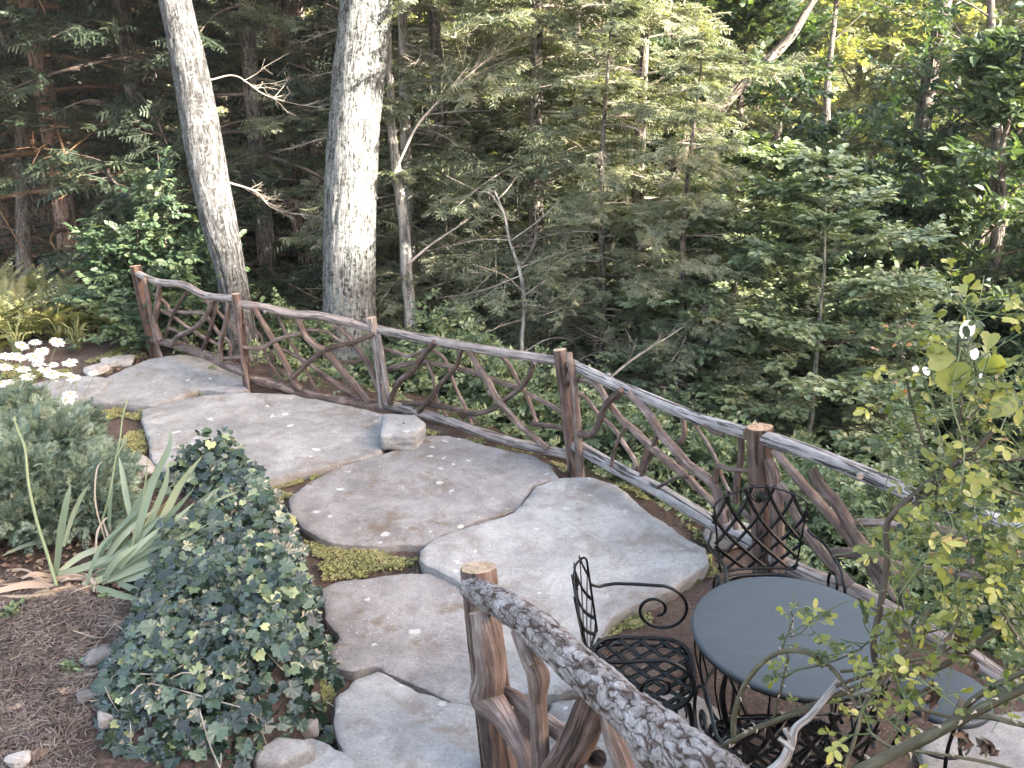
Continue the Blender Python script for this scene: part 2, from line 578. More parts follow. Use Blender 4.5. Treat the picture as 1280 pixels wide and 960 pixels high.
def stone_mat(name, a, b, c, lich=.5, stain=(.17, .125, .09), stain_amt=.5, off=(0, 0, 0)):
    m, nt, out = new_mat(name)
    g = NT(nt)
    geo = g.n('NewGeometry')
    p = g.mapping(geo.outputs['Position'], (1, 1, 1), off)
    big = g.noise(p, 2.2, 5, .62, .4)
    med = g.noise(p, 9, 6, .7, .3)
    fine = g.noise(p, 75, 5, .85)
    f = g.math('ADD', g.math('MULTIPLY', big, .55), g.math('MULTIPLY', med, .45))
    col = g.ramp(f, [(.38, a), (.5, b), (.61, c)])
    col = g.mix(g.math('MULTIPLY', g.ramp(fine, [(.34, (1, 1, 1)), (.5, (0, 0, 0))]), .6), col, tuple(x * .5 for x in a))
    col = g.mix(g.math('MULTIPLY', g.ramp(fine, [(.6, (0, 0, 0)), (.75, (1, 1, 1))]), .4), col, tuple(min(1, x * 1.5) for x in c))
    sn = g.noise(g.mapping(p, (1, 1, 1), (3.1, 7.7, 0)), 3.4, 6, .72, .5)
    sm = g.ramp(sn, [(.53, (0, 0, 0)), (.63, (1, 1, 1))])
    col = g.mix(g.math('MULTIPLY', sm, stain_amt), col, stain)
    # rust / soil speckle
    s2 = g.ramp(g.noise(p, 24, 5, .8), [(.60, (0, 0, 0)), (.68, (1, 1, 1))])
    col = g.mix(g.math('MULTIPLY', g.math('MULTIPLY', s2, big), .5 * stain_amt + .1), col, tuple(x * .8 for x in stain))
    # lichen spots
    vo = g.n('TexVoronoi', feature='F1')
    vo.inputs['Scale'].default_value = 11
    pd = g.n('VectorMath', operation='ADD')
    nzc = g.n('TexNoise'); nzc.inputs['Scale'].default_value = 28; g.l(p, nzc.inputs['Vector'])
    sc_ = g.n('VectorMath', operation='SCALE'); sc_.inputs['Scale'].default_value = .05
    g.l(nzc.outputs['Color'], sc_.inputs[0]); g.l(p, pd.inputs[0]); g.l(sc_.outputs[0], pd.inputs[1])
    g.l(pd.outputs[0], vo.inputs['Vector'])
    sep = g.n('SeparateColor'); g.l(vo.outputs['Color'], sep.inputs[0])
    size = g.math('MULTIPLY', g.math('POWER', sep.outputs[0], 5.0), .34)
    lm = g.math('LESS_THAN', vo.outputs['Distance'], size)
    vo2 = g.voro(p, 38)
    lm2 = g.math('MULTIPLY', g.math('LESS_THAN', vo2, .16), g.ramp(g.noise(p, 3.5, 3), [(.5, (0, 0, 0)), (.6, (1, 1, 1))]))
    lm = g.math('MAXIMUM', lm, lm2)
    lm = g.math('MULTIPLY', lm, lich)
    col = g.mix(lm, col, (.62, .615, .585))
    h = g.math('ADD', g.math('MULTIPLY', med, .7), g.math('MULTIPLY', fine, .45))
    crk = g.ramp(g.noise(g.mapping(p, (.7, 1.6, 1), (1, 2, 0)), 1.7, 6, .6, 1.2), [(.495, (0, 0, 0)), (.503, (1, 1, 1)), (.511, (0, 0, 0))])
    h = g.math('SUBTRACT', h, g.math('MULTIPLY', crk, .10))
    col = g.mix(g.math('MULTIPLY', crk, .10), col, tuple(x * .5 for x in a))
    g.bsdf(out, col, .86, g.bump(h, .75, .02), spec=.25)
    return m
M['stone_a'] = stone_mat('lilac_grey_flagstone', (.21, .20, .193), (.31, .298, .286), (.41, .395, .38), .75)
M['stone_b'] = stone_mat('pale_grey_flagstone', (.25, .242, .234), (.35, .34, .328), (.44, .43, .414), .5, off=(5, 3, 0), stain_amt=.45)
M['stone_c'] = stone_mat('brown_grey_flagstone', (.19, .177, .172), (.275, .258, .25), (.37, .352, .338), .6, off=(9, 1, 0), stain_amt=.85)
M['rock'] = stone_mat('rough_rock', (.22, .20, .185), (.36, .335, .31), (.50, .47, .44), .3, off=(2, 8, 0))

def ground_mat():
    m, nt, out = new_mat('soil_and_litter')
    g = NT(nt)
    geo = g.n('NewGeometry')
    p = geo.outputs['Position']
    t = g.attr('tint').outputs['Fac']       # 0 patio soil, .5 bed mulch, 1 forest floor
    n1 = g.noise(p, 4, 5, .65)
    n2 = g.noise(p, 40, 6, .8)
    n3 = g.noise(p, 160, 3, .8)
    soil = g.ramp(g.math('ADD', g.math('MULTIPLY', n1, .5), g.math('MULTIPLY', n2, .5)), [(.35, (.075, .05, .04)), (.5, (.15, .105, .085)), (.64, (.25, .19, .155))])
    soil = g.mix(g.ramp(n3, [(.6, (0, 0, 0)), (.7, (1, 1, 1))]), soil, (.34, .27, .22))
    mul = g.ramp(n2, [(.32, (.045, .03, .025)), (.5, (.12, .085, .07)), (.66, (.24, .18, .15))])
    litter = g.ramp(g.noise(p, 22, 6, .8), [(.35, (.03, .022, .015)), (.5, (.085, .06, .04)), (.65, (.16, .115, .075))])
    moss = g.ramp(n1, [(.5, (0, 0, 0)), (.62, (1, 1, 1))])
    litter = g.mix(g.math('MULTIPLY', moss, .6), litter, (.05, .07, .025))
    col = g.mix(g.ramp(t, [(.2, (0, 0, 0)), (.45, (1, 1, 1))]), soil, mul)
    col = g.mix(g.ramp(t, [(.6, (0, 0, 0)), (.95, (1, 1, 1))]), col, litter)
    g.bsdf(out, col, .95, g.bump(g.math('ADD', n2, g.math('MULTIPLY', n3, .5)), 1.0, .025), spec=.15)
    return m
M['ground'] = ground_mat()

def metal_mat(name, col, rough, bumpy=.15, speck=0.0):
    m, nt, out = new_mat(name)
    g = NT(nt)
    geo = g.n('NewGeometry')
    tc = g.n('TexCoord')
    p = tc.outputs['Object']
    n1 = g.noise(p, 130, 3, .6)
    n2 = g.noise(p, 5, 5, .7)
    c = g.mix(g.math('MULTIPLY', n2, .5), col, tuple(x * 1.6 + .001 for x in col))
    if speck:
        sm = g.ramp(g.noise(p, 42, 6, .85), [(.66, (0, 0, 0)), (.72, (1, 1, 1))])
        c = g.mix(g.math('MULTIPLY', sm, speck), c, (.30, .31, .30))
        streak = g.ramp(g.noise(g.mapping(p, (1, 3, 1)), 3.0, 5, .8, .8), [(.45, (0, 0, 0)), (.75, (1, 1, 1))])
        c = g.mix(g.math('MULTIPLY', streak, .30), c, (.08, .09, .095))
    r = g.math('ADD', rough, g.math('MULTIPLY', g.math('SUBTRACT', n2, .5), .25))
    g.bsdf(out, c, r, g.bump(n1, bumpy, .002), spec=.32)
    return m
M['iron'] = metal_mat('black_painted_iron', (.002, .0022, .0024), .32)
M['table_metal'] = metal_mat('slate_tabletop_paint', (.034, .043, .050), .50, .12, .35)

M['hemlock'] = leaf_mat('hemlock_needles', [(0, (.06, .074, .048)), (.35, (.145, .165, .105)), (.7, (.26, .27, .18)), (1, (.35, .31, .22))], .6, .33)
M['hemlock_shaded'] = leaf_mat('shaded_hemlock_needles', [(0, (.014, .022, .013)), (.5, (.035, .05, .028)), (.85, (.07, .085, .04)), (1, (.15, .10, .05))], .6, .12)  # darker copy of the hemlock needles, shade of the left woods in the colour
M['broad'] = leaf_mat('woodland_leaves', [(0, (.022, .045, .022)), (.45, (.062, .095, .050)), (.8, (.13, .165, .088)), (1, (.25, .26, .13))], .45, .35)
M['broad_sunlit'] = leaf_mat('sunlit_woodland_leaves', [(0, (.07, .095, .04)), (.4, (.18, .20, .085)), (.75, (.36, .35, .17)), (1, (.56, .52, .32))], .45, .4)  # lighter copy of the woodland leaves, warm sunlight put into the colour
M['dogwood'] = leaf_mat('pale_understorey_leaves', [(0, (.06, .09, .05)), (.45, (.14, .185, .105)), (.8, (.25, .30, .18)), (1, (.36, .39, .25))], .42, .25)
M['shrub'] = leaf_mat('shrub_leaves', [(0, (.05, .08, .04)), (.45, (.125, .17, .085)), (.8, (.23, .28, .15)), (1, (.36, .39, .24))], .38, .25)
M['bush'] = leaf_mat('maple_bush_leaves', [(0, (.025, .05, .026)), (.45, (.058, .095, .048)), (.8, (.11, .155, .08)), (1, (.18, .22, .11))], .45, .25)
M['fern'] = leaf_mat('fern_fronds', [(0, (.06, .066, .025)), (.45, (.15, .155, .06)), (.8, (.24, .225, .09)), (1, (.29, .19, .09))], .55, .3)
M['far'] = leaf_mat('distant_leaves', [(0, (.08, .095, .035)), (.35, (.20, .205, .085)), (.65, (.38, .36, .18)), (1, (.74, .71, .55))], .55, .25)  # palest stop carries the glow painted into the far wood
M['ivy'] = leaf_mat('ivy_leaves', [(0, (.008, .016, .010)), (.42, (.026, .046, .028)), (.75, (.085, .128, .075)), (.92, (.24, .29, .14)), (1, (.40, .42, .2))], .26, .12, .75)
M['juniper'] = leaf_mat('juniper_sprays', [(0, (.07, .105, .075)), (.45, (.16, .215, .155)), (.8, (.27, .33, .25)), (1, (.38, .42, .32))], .55, .12)
M['iris'] = leaf_mat('iris_blades', [(0, (.09, .125, .08)), (.4, (.18, .23, .155)), (.75, (.32, .37, .26)), (.9, (.46, .44, .30)), (1, (.40, .24, .12))], .42, .2)
M['sedum'] = leaf_mat('sedum_mats', [(0, (.09, .088, .038)), (.35, (.23, .24, .095)), (.7, (.42, .42, .18)), (1, (.46, .36, .22))], .7, .15)
M['grass'] = leaf_mat('grass_blades', [(0, (.09, .11, .04)), (.5, (.20, .22, .09)), (1, (.42, .38, .2))], .55, .25)
M['needles'] = leaf_mat('fallen_needles', [(0, (.045, .032, .026)), (.5, (.13, .10, .084)), (1, (.27, .22, .19))], .8, 0)
M['rose'] = leaf_mat('rose_leaves', [(0, (.02, .035, .012)), (.3, (.075, .10, .025)), (.65, (.22, .235, .05)), (.93, (.40, .385, .12)), (1, (.50, .23, .12))], .36, .35, .5)
M['vine_leaf'] = leaf_mat('bindweed_leaves', [(0, (.16, .19, .06)), (.5, (.30, .31, .11)), (.9, (.42, .40, .18)), (1, (.9, .9, .85))], .4, .4)
M['dead_leaf'] = leaf_mat('dead_leaves', [(0, (.07, .038, .027)), (.4, (.16, .10, .07)), (.8, (.32, .235, .17)), (1, (.42, .34, .27))], .7, .1)
M['petal'] = leaf_mat('white_petals', [(0, (.80, .80, .80)), (1, (.88, .88, .86))], .6, .2)
M['disc'] = leaf_mat('yellow_flower_disc', [(0, (.5, .35, .06)), (1, (.7, .5, .1))], .8, 0)
M['stem'] = leaf_mat('green_stems', [(0, (.10, .14, .06)), (.5, (.19, .23, .12)), (1, (.33, .36, .22))], .5, .1)
M['cane'] = wood_mat('thorny_green_cane', (.025, .020, .012), (.068, .060, .034), (.155, .145, .09), streak=6, scale=110, rough=.6, bump=.8, dist=.003, cut=(.62, .5, .40))
M['cane_brown'] = wood_mat('brown_old_cane', (.03, .022, .017), (.075, .056, .043), (.15, .12, .09), streak=6, scale=110, rough=.65, bump=.8, dist=.003, cut=(.6, .5, .40))
M['cane_dead'] = wood_mat('grey_dead_cane', (.14, .12, .11), (.30, .275, .26), (.46, .43, .41), streak=8, scale=80, rough=.85, bump=.8, dist=.003, cut=(.4, .36, .3), crack=.5)
M['thorn'] = twig_mat('pale_thorns', (.35, .28, .2), (.6, .5, .42))

M['crumb'] = twig_mat('gritty_soil', (.10, .07, .055), (.30, .24, .20))

M['rock_dark'] = stone_mat('dark_rock', (.11, .105, .10), (.19, .18, .175), (.28, .27, .26), .2, off=(2, 4, 0))
# ------------------------------------------------------------------ terrain
def P2(lst, z):
    return np.array([atz(x, y, z)[:2] for x, y in lst])

def seg_dist(Q, poly, closed=True):
    Q = np.asarray(Q, float)
    n = len(poly)
    best = np.full(len(Q), 1e9)
    for i in range(n if closed else n - 1):
        a, b = poly[i], poly[(i + 1) % n]
        ab = b - a
        t = np.clip(((Q - a) @ ab) / (ab @ ab + 1e-12), 0, 1)
        d = np.linalg.norm(Q - (a + t[:, None] * ab), axis=1)
        best = np.minimum(best, d)
    return best

def inside(Q, poly):
    Q = np.asarray(Q, float)
    x, y = Q[:, 0], Q[:, 1]
    r = np.zeros(len(Q), bool)
    n = len(poly)
    for i in range(n):
        x1, y1 = poly[i]; x2, y2 = poly[(i + 1) % n]
        if y1 == y2: continue
        c = ((y1 > y) != (y2 > y)) & (x < (x2 - x1) * (y - y1) / (y2 - y1) + x1)
        r ^= c
    return r

def sdist(Q, poly):
    d = seg_dist(Q, poly)
    return np.where(inside(Q, poly), d, -d)

BED = P2([(-260, 560), (40, 545), (120, 610), (150, 625), (300, 615), (345, 640), (372, 690), (392, 760), (405, 850), (380, 930), (330, 1000), (300, 1300), (-900, 1300), (-900, 600)], .12)
IVY = P2([(160, 980), (120, 930), (140, 872), (172, 800), (170, 752), (245, 700), (262, 660), (215, 640), (180, 600), (200, 578), (270, 568), (325, 590), (366, 640), (392, 715), (402, 760), (422, 800), (405, 850), (420, 905), (405, 935), (372, 930), (340, 960), (300, 1010)], .15)

def height(x, y):
    x = np.asarray(x, float); y = np.asarray(y, float)
    sh = x.shape
    X, Y = x.ravel(), y.ravel()
    s1 = (X + 1.04) * .747 + (Y - 7.1) * .666 - .12
    s2 = (X + 3.3) * .469 + (Y - 8.3) * .883 - .10
    s = np.maximum(s1, s2)
    s = np.where(s > 0, s, 0)
    left = sstep(-9.0, -.5, X)
    k = .10 + .52 * left
    drop = np.minimum(s * k, 1.2 + 7.3 * left)
    drop = drop * sstep(0, .9, s) + 0
    z = -drop
    far = np.hypot(X * .8, Y)
    z = z + 13 * sstep(30, 85, far) * (Y > 0) + np.maximum(0, far - 85) * .10 * (Y > 0)
    # terrace at the viewpoint, and an unseen ridge added to shade the patio
    back = np.maximum(0, 1.0 - Y)
    z = z + 1.25 * sstep(0.0, 1.0, back / .9) * (s <= 0.001)
    sh_ = X * .927 - Y * .375
    pp = X * .375 + Y * .927
    crest = 26.2 - 3.5 * sstep(6.7, 7.8, pp) - 11.0 * sstep(8.3, 10.5, pp)  # crest lowered where sun should reach the trunks and woods
    bk = np.maximum(0, sh_ - 8)
    z = z * (1 - sstep(6, 22, sh_)) + np.minimum(bk * .62, crest)
    # planting bed
    near = (np.abs(X) < 14) & (Y < 14)
    bd = np.full(len(X), -9.0)
    bd[near] = sdist(np.stack([X, Y], -1)[near], BED)
    z = z + .30 * sstep(-.06, .14, bd) * (Y > .8)
    iv = np.full(len(X), -9.0)
    iv[near] = sdist(np.stack([X, Y], -1)[near], IVY)
    z = z + .10 * sstep(0, .25, iv)
    q = np.stack([X, Y, X * 0], -1)
    z = z + .016 * fbm(q * 1.7, 4) + .006 * fbm(q * 14, 3, 5) * (np.abs(X) < 10)
    z = z + .35 * fbm(q * .35, 3, 9) * sstep(.8, 4, s)
    return z.reshape(sh)

def H(x, y):
    return float(height(np.array([x]), np.array([y]))[0])

def make_ground():
    n = 560
    u = np.linspace(-1, 1, n)
    gx = .60 * np.sinh(6.9 * u)
    gy = 4.3 + .60 * np.sinh(6.9 * u)
    X, Y = np.meshgrid(gx, gy)
    Z = height(X, Y)
    V = np.stack([X, Y, Z], -1).reshape(-1, 3)
    i, j = np.meshgrid(np.arange(n - 1), np.arange(n - 1), indexing='ij')
    a = (i * n + j).ravel()
    F = np.stack([a, a + 1, a + n + 1, a + n], -1)
    s1 = (V[:, 0] + 1.04) * .747 + (V[:, 1] - 7.1) * .666
    s2 = (V[:, 0] + 3.3) * .469 + (V[:, 1] - 8.3) * .883
    s = np.maximum(s1, s2)
    tint = sstep(.0, .5, s)
    tint = np.maximum(tint, sstep(-4.2, -5.0, V[:, 0]) * (V[:, 1] > 6) * .9)
    tint = np.maximum(tint, (V[:, 1] < -3) * 1.0)
    near = (np.abs(V[:, 0]) < 14) & (V[:, 1] < 14)
    b = np.zeros(len(V)); b[near] = sstep(-.05, .05, sdist(V[near][:, :2], BED))
    tint = np.where(b > 0, np.maximum(tint, .5 * b), tint)
    mb = MB()
    mb.add(V, F, tint)
    o = mb.build('ground', M['ground'])
    props(o, kind='structure')
make_ground()

# ------------------------------------------------------------------ flagstones
def slab(outline, z, mat, label, cat='flagstone', name='flagstone', thick=.12, group='flagstones of the garden path', seed=1, amp=.010, step=.030, edge=.016, tilt=(0, 0), up=None):
    P = P2(outline, z)
    c = P.mean(0)
    # smooth + jitter the outline
    Q = []
    n = len(P)
    for i in range(n):
        p0, p1, p2, p3 = P[i - 1], P[i], P[(i + 1) % n], P[(i + 2) % n]
        L = np.linalg.norm(p2 - p1)
        m = max(2, int(L / .025))
        for k in range(m):
            t = k / m
            cr = 0.5 * ((2 * p1) + (-p0 + p2) * t + (2 * p0 - 5 * p1 + 4 * p2 - p3) * t * t + (-p0 + 3 * p1 - 3 * p2 + p3) * t ** 3)
            ln = p1 * (1 - t) + p2 * t
            Q.append(cr * .3 + ln * .7)
    Q = np.array(Q)
    rad = Q - c
    rad /= np.linalg.norm(rad, axis=1)[:, None]
    q3 = np.concatenate([Q * 5, np.full((len(Q), 1), seed * 3.3)], 1)
    Q = Q + rad * (.020 * fbm(q3, 3, seed) + .018 * fbm(q3 * 4, 4, seed + 3))[:, None]
    lo, hi = Q.min(0), Q.max(0)
    gx, gy = np.meshgrid(np.arange(lo[0], hi[0], step), np.arange(lo[1], hi[1], step))
    G = np.stack([gx.ravel(), gy.ravel()], -1)
    rg = np.random.default_rng(seed)
    G = G + rg.uniform(-.3, .3, G.shape) * step
    m = inside(G, Q)
    G = G[m]
    dd = seg_dist(G, Q)
    G = G[dd > step * .35]
    # two inner rings for a rounded edge
    ring = Q - rad * .010
    allv = [Vector(p) for p in Q] + [Vector(p) for p in ring] + [Vector(p) for p in G[seg_dist(G, Q) > .02]]
    nb = len(Q)
    vo, _, fo, *_ = delaunay_2d_cdt(allv, [(i, (i + 1) % nb) for i in range(nb)], [], 1, 1e-6)
    V2 = np.array([[v.x, v.y] for v in vo])
    F = np.array([list(f) for f in fo if len(f) == 3])
    d = seg_dist(V2, Q)
    q = np.concatenate([V2, np.full((len(V2), 1), seed * 1.7)], 1)
    zz = z + amp * fbm(q * 2.3, 3, seed) + amp * .35 * fbm(q * 11, 3, seed + 1)
    # flaked layers: thin steps in the surface of the stone
    lay = fbm(q * 1.4, 3, seed + 8)
    zz = zz + .010 * sstep(-.012, .012, lay) + .006 * sstep(.20, .212, fbm(q * 2.2, 2, seed + 12)) + .0016 * fbm(q * 30, 2, seed + 20)
    e = np.clip(1 - d / edge, 0, 1)
    zz = zz - edge * .55 * e ** 2.2 * (1 + .5 * fbm(q * 16, 2, seed + 2))
    zz = zz + (V2[:, 0] - c[0]) * tilt[0] + (V2[:, 1] - c[1]) * tilt[1]
    # orient up
    a, b2, c2 = V2[F[:, 0]], V2[F[:, 1]], V2[F[:, 2]]
    cr = (b2[:, 0] - a[:, 0]) * (c2[:, 1] - a[:, 1]) - (b2[:, 1] - a[:, 1]) * (c2[:, 0] - a[:, 0])
    F[cr < 0] = F[cr < 0][:, ::-1]
    mb = MB()
    V = np.column_stack([V2, zz])
    mb.add(V, F)
    # side wall from the boundary verts
    bi = []
    for i in range(nb):
        k = int(np.argmin(np.sum((V2 - Q[i]) ** 2, 1)))
        if not bi or bi[-1] != k: bi.append(k)
    top = V[bi]
    nn = len(top)
    rr = top[:, :2] - c
    rr /= np.linalg.norm(rr, axis=1)[:, None]
    rows = [top]
    for lv, (dz, off) in enumerate(((.022, .006), (.05, .002), (thick, -.015))):
        r = top.copy()
        qn = np.column_stack([r[:, 0] * 9, r[:, 1] * 9, np.full(nn, lv * 2.0)])
        r[:, :2] += rr * (off + .010 * fbm(qn, 2, seed + lv))[:, None]
        r[:, 2] -= dz
        rows.append(r)
    VV = np.concatenate(rows)
    FF = []
    for l in range(len(rows) - 1):
        for i in range(nn):
            j = (i + 1) % nn
            FF.append([l * nn + i, (l + 1) * nn + i, (l + 1) * nn + j, l * nn + j])
    mb.add(VV, FF)
    o = mb.build(name, mat, smooth=True)
    # origin at its middle
    m4 = Vector((float(c[0]), float(c[1]), float(z)))
    for v in o.data.vertices: v.co -= m4
    o.location = m4
    # world-position textures keep working, smooth by angle on the walls
    props(o, label, cat, group)
    return o

slab([(20, 486), (60, 474), (108, 470), (140, 474), (120, 492), (70, 508), (15, 512)], .07, M['stone_a'],
     'small grey flagstone half hidden behind the white daisies', seed=2)
slab([(96, 499), (135, 470), (185, 449), (225, 443), (265, 449), (302, 460), (316, 472), (312, 487), (285, 491), (245, 486), (222, 497), (190, 506), (150, 504), (110, 502)], .06, M['stone_a'],
     'pointed grey flagstone at the top end of the path beside the first fence bay', seed=3)
slab([(178, 512), (235, 498), (300, 492), (372, 495), (440, 508), (486, 520), (483, 552), (470, 567), (430, 578), (380, 590), (335, 602), (290, 604), (235, 598), (195, 585), (186, 550)], .06, M['stone_a'],
     'broad lilac grey flagstone with white lichen spots below the second fence bay', seed=5)
slab([(362, 622), (388, 598), (430, 582), (480, 566), (528, 545), (562, 545), (612, 557), (662, 568), (688, 582), (698, 597), (668, 605), (655, 622), (648, 636), (600, 648), (560, 664), (530, 680), (480, 682), (420, 680), (385, 664), (363, 645)], .05, M['stone_c'],
     'brownish flagstone stained with soil in the middle of the path', seed=6)
slab([(525, 690), (545, 672), (600, 655), (640, 641), (656, 626), (668, 608), (700, 596), (740, 596), (772, 606), (812, 640), (850, 666), (880, 684), (886, 703), (850, 730), (800, 752), (765, 772), (748, 800), (742, 850), (700, 868), (640, 866), (612, 850), (600, 790), (596, 740), (560, 720), (532, 706)], .085, M['stone_b'],
     'largest and palest flagstone, with a thick raised edge, next to the tall fence posts', seed=7, edge=.022)
slab([(403, 738), (430, 728), (500, 718), (545, 717), (572, 724), (588, 745), (592, 800), (602, 850), (606, 885), (570, 882), (520, 858), (470, 836), (440, 842), (420, 838), (412, 815), (424, 800), (408, 775)], .045, M['stone_c'],
     'mottled brown grey flagstone beside the ivy, below the yellow sedum', seed=8)
slab([(418, 872), (440, 852), (472, 838), (520, 858), (566, 878), (606, 892), (640, 930), (650, 1010), (560, 1060), (450, 1040), (432, 960), (416, 905)], .13, M['stone_b'],
     'pale blue grey flagstone forming a raised step with a sunlit broken edge', seed=9, edge=.018)
slab([(382, 922), (412, 930), (450, 952), (478, 1000), (470, 1060), (340, 1060), (340, 960)], .20, M['stone_b'],
     'corner of a grey flagstone at the foot of the ivy, at the bottom edge', seed=10)
slab([(690, 880), (742, 872), (800, 868), (862, 866), (900, 890), (925, 930), (940, 985), (860, 1010), (720, 1010), (672, 940)], .04, M['stone_a'],
     'grey flagstone under the front legs of the patio chair by the bark rail', seed=11)
slab([(1150, 925), (1215, 895), (1300, 885), (1400, 905), (1420, 1000), (1250, 1020), (1160, 980)], .03, M['stone_a'],
     'grey flagstone showing between the rose canes at the lower right corner', seed=12)

def rock(px, py, z, size, label, mat='rock', seed=1, rz=0.0, sharp=.28, name='rock', cat='rock', group=None, sub=24, flat=0.0, pos=None):
    rg = np.random.default_rng(seed)
    th, ph = np.meshgrid(np.linspace(0, PI, sub), np.linspace(0, 2 * PI, sub * 2 + 1)[:-1], indexing='ij')
    d = np.stack([np.sin(th) * np.cos(ph), np.sin(th) * np.sin(ph), np.cos(th)], -1).reshape(-1, 3)
    nrm = rg.normal(0, 1, (13, 3)); nrm /= np.linalg.norm(nrm, axis=1)[:, None]
    nrm = np.vstack([nrm, [[0, 0, 1], [0, 0, -1], [0, -1, .1], [1, 0, 0], [-1, 0, 0]]])
    off = np.concatenate([rg.uniform(.62, .9, 13), [.55, .5, .7, .8, .8]])
    dot = d @ nrm.T
    r = np.min(np.where(dot > .05, off / np.maximum(dot, .05), 9), axis=1)
    r = r * (1 + .06 * fbm(d * 3 + seed, 4, seed)) + .02 * fbm(d * 12, 2)
    V = d * r[:, None] * np.asarray(size) * .62
    c, s = math.cos(rz), math.sin(rz)
    V = V @ np.array([[c, s, 0], [-s, c, 0], [0, 0, 1]])
    m = sub * 2
    F = []
    for i in range(sub - 1):
        for j in range(m):
            F.append([i * m + j, (i + 1) * m + j, (i + 1) * m + (j + 1) % m, i * m + (j + 1) % m])
    mb = MB(); mb.add(V, F)
    o = mb.build(name, M[mat])
    o.location = tuple(atz(px, py, z)) if pos is None else pos
    props(o, label, cat, group)
    return o

# squared block lying on the path by the third post
def block():
    pts = [(474, 520), (492, 514), (528, 526), (534, 545), (524, 562), (476, 562)]
    base = P2([(476, 563), (520, 562), (534, 546), (520, 532), (478, 531)], .06)
    c = base.mean(0)
    n = 40
    V = []
    rows = 12
    Q = []
    for i in range(5):
        for k in range(n // 5):
            t = k / (n // 5)
            Q.append(base[i] * (1 - t) + base[(i + 1) % 5] * t)
    Q = np.array(Q)
    m = len(Q)
    rows = []
    for lv in np.linspace(0, 1, 9):
        r = Q.copy()
        qn = np.column_stack([Q * 9, np.full(m, lv * 3)])
        d = (r - c); d /= np.linalg.norm(d, axis=1)[:, None]
        r = r + d * (.018 * fbm(qn, 3, 4) - .02 * max(0, lv - .85) * 5 - (.01 if lv < .5 else 0))[:, None]
        rows.append(np.column_stack([r, np.full(m, .04 + lv * .125) + .01 * fbm(qn, 2, 9) + (r[:, 1] - c[1]) * -.05]))
    for f in (.8, .55, .3, .05):
        r = c + (rows[8][:, :2] - c) * f
        qn = np.column_stack([r * 9, np.full(m, 5)])
        rows.append(np.column_stack([r, .172 + .008 * fbm(qn, 3, 7)]))
    F = []
    for l in range(len(rows) - 1):
        for i in range(m):
            F.append([l * m + i, l * m + (i + 1) % m, (l + 1) * m + (i + 1) % m, (l + 1) * m + i])
    mb = MB(); mb.add(np.concatenate(rows), F)
    o = mb.build('stone_block', M['stone_b'])
    props(o, 'squared grey stone block lying on the path under the fence rail', 'stone')
block()

rock(386, 838, .14, (.11, .09, .34), 'upright tan stone poking out of the ivy edge', seed=4, rz=.3)
rock(352, 950, .20, (.22, .20, .20), 'pale rough stone under the lower corner of the ivy', seed=6, rz=.6)
rock(383, 912, .12, (.10, .08, .10), 'small whitish stone with a rusty leaf at the ivy edge', seed=16, rz=.2)
rock(124, 822, .33, (.12, .09, .07), 'bluish grey stone where the mulch meets the ivy', seed=8, rz=1.0, mat='rock_dark')
rock(113, 868, .33, (.10, .07, .04), 'flat dark grey stone sunk in the mulch beside the ivy', seed=9, rz=.4, mat='rock_dark')
rock(133, 902, .34, (.06, .06, .07), 'white stone at the lower left edge of the ivy', seed=10, rz=.4)
rock(22, 950, .33, (.09, .08, .05), 'small white pebble lying in the pine needle mulch', seed=11, rz=.4)
rock(158, 588, .20, (.34, .20, .20), 'white rock behind the iris clump beside the juniper', seed=12, rz=.2, mat='rock')
rock(148, 452, .04, (.30, .20, .10), 'pinkish rubble stone beside the path behind the daisies', seed=13, rz=.3)
rock(120, 462, .05, (.20, .16, .10), 'small tan rubble stone next to the furthest daisy heads', seed=14, rz=.9)
rock(912, 668, .06, (.34, .20, .14), 'grey stone under the bottom rail behind the far chair', seed=15, rz=.5)
# ------------------------------------------------------------------ rustic railing along the path
def Z(ox, oy, s):
    return lambda pts: [(ox + x / s, oy + y / s) for x, y in pts]
z4 = Z(150, 320, 3.657)
z5 = Z(460, 390, 4.267)
z6 = Z(690, 430, 4.173)
z8 = Z(854, 320, 3.0)
z9 = Z(854, 640, 3.0)
zr = Z(427, 640, 3.0)

B1 = atz(194, 445, 0); B2 = atz(310, 491, 0); B3 = atz(482, 508, 0); B4 = atz(722, 595, 0); B5 = atz(962, 738, 0)
B6 = np.array([2.55, 3.05, 0.0])
def bay(a, b):
    d = b - a
    n = np.array([d[1], -d[0], 0.0]); n /= np.linalg.norm(n)
    return a, n
BAYS = [bay(B1, B2), bay(B2, B3), bay(B3, B4), bay(B4, B5), bay(B5, B6)]

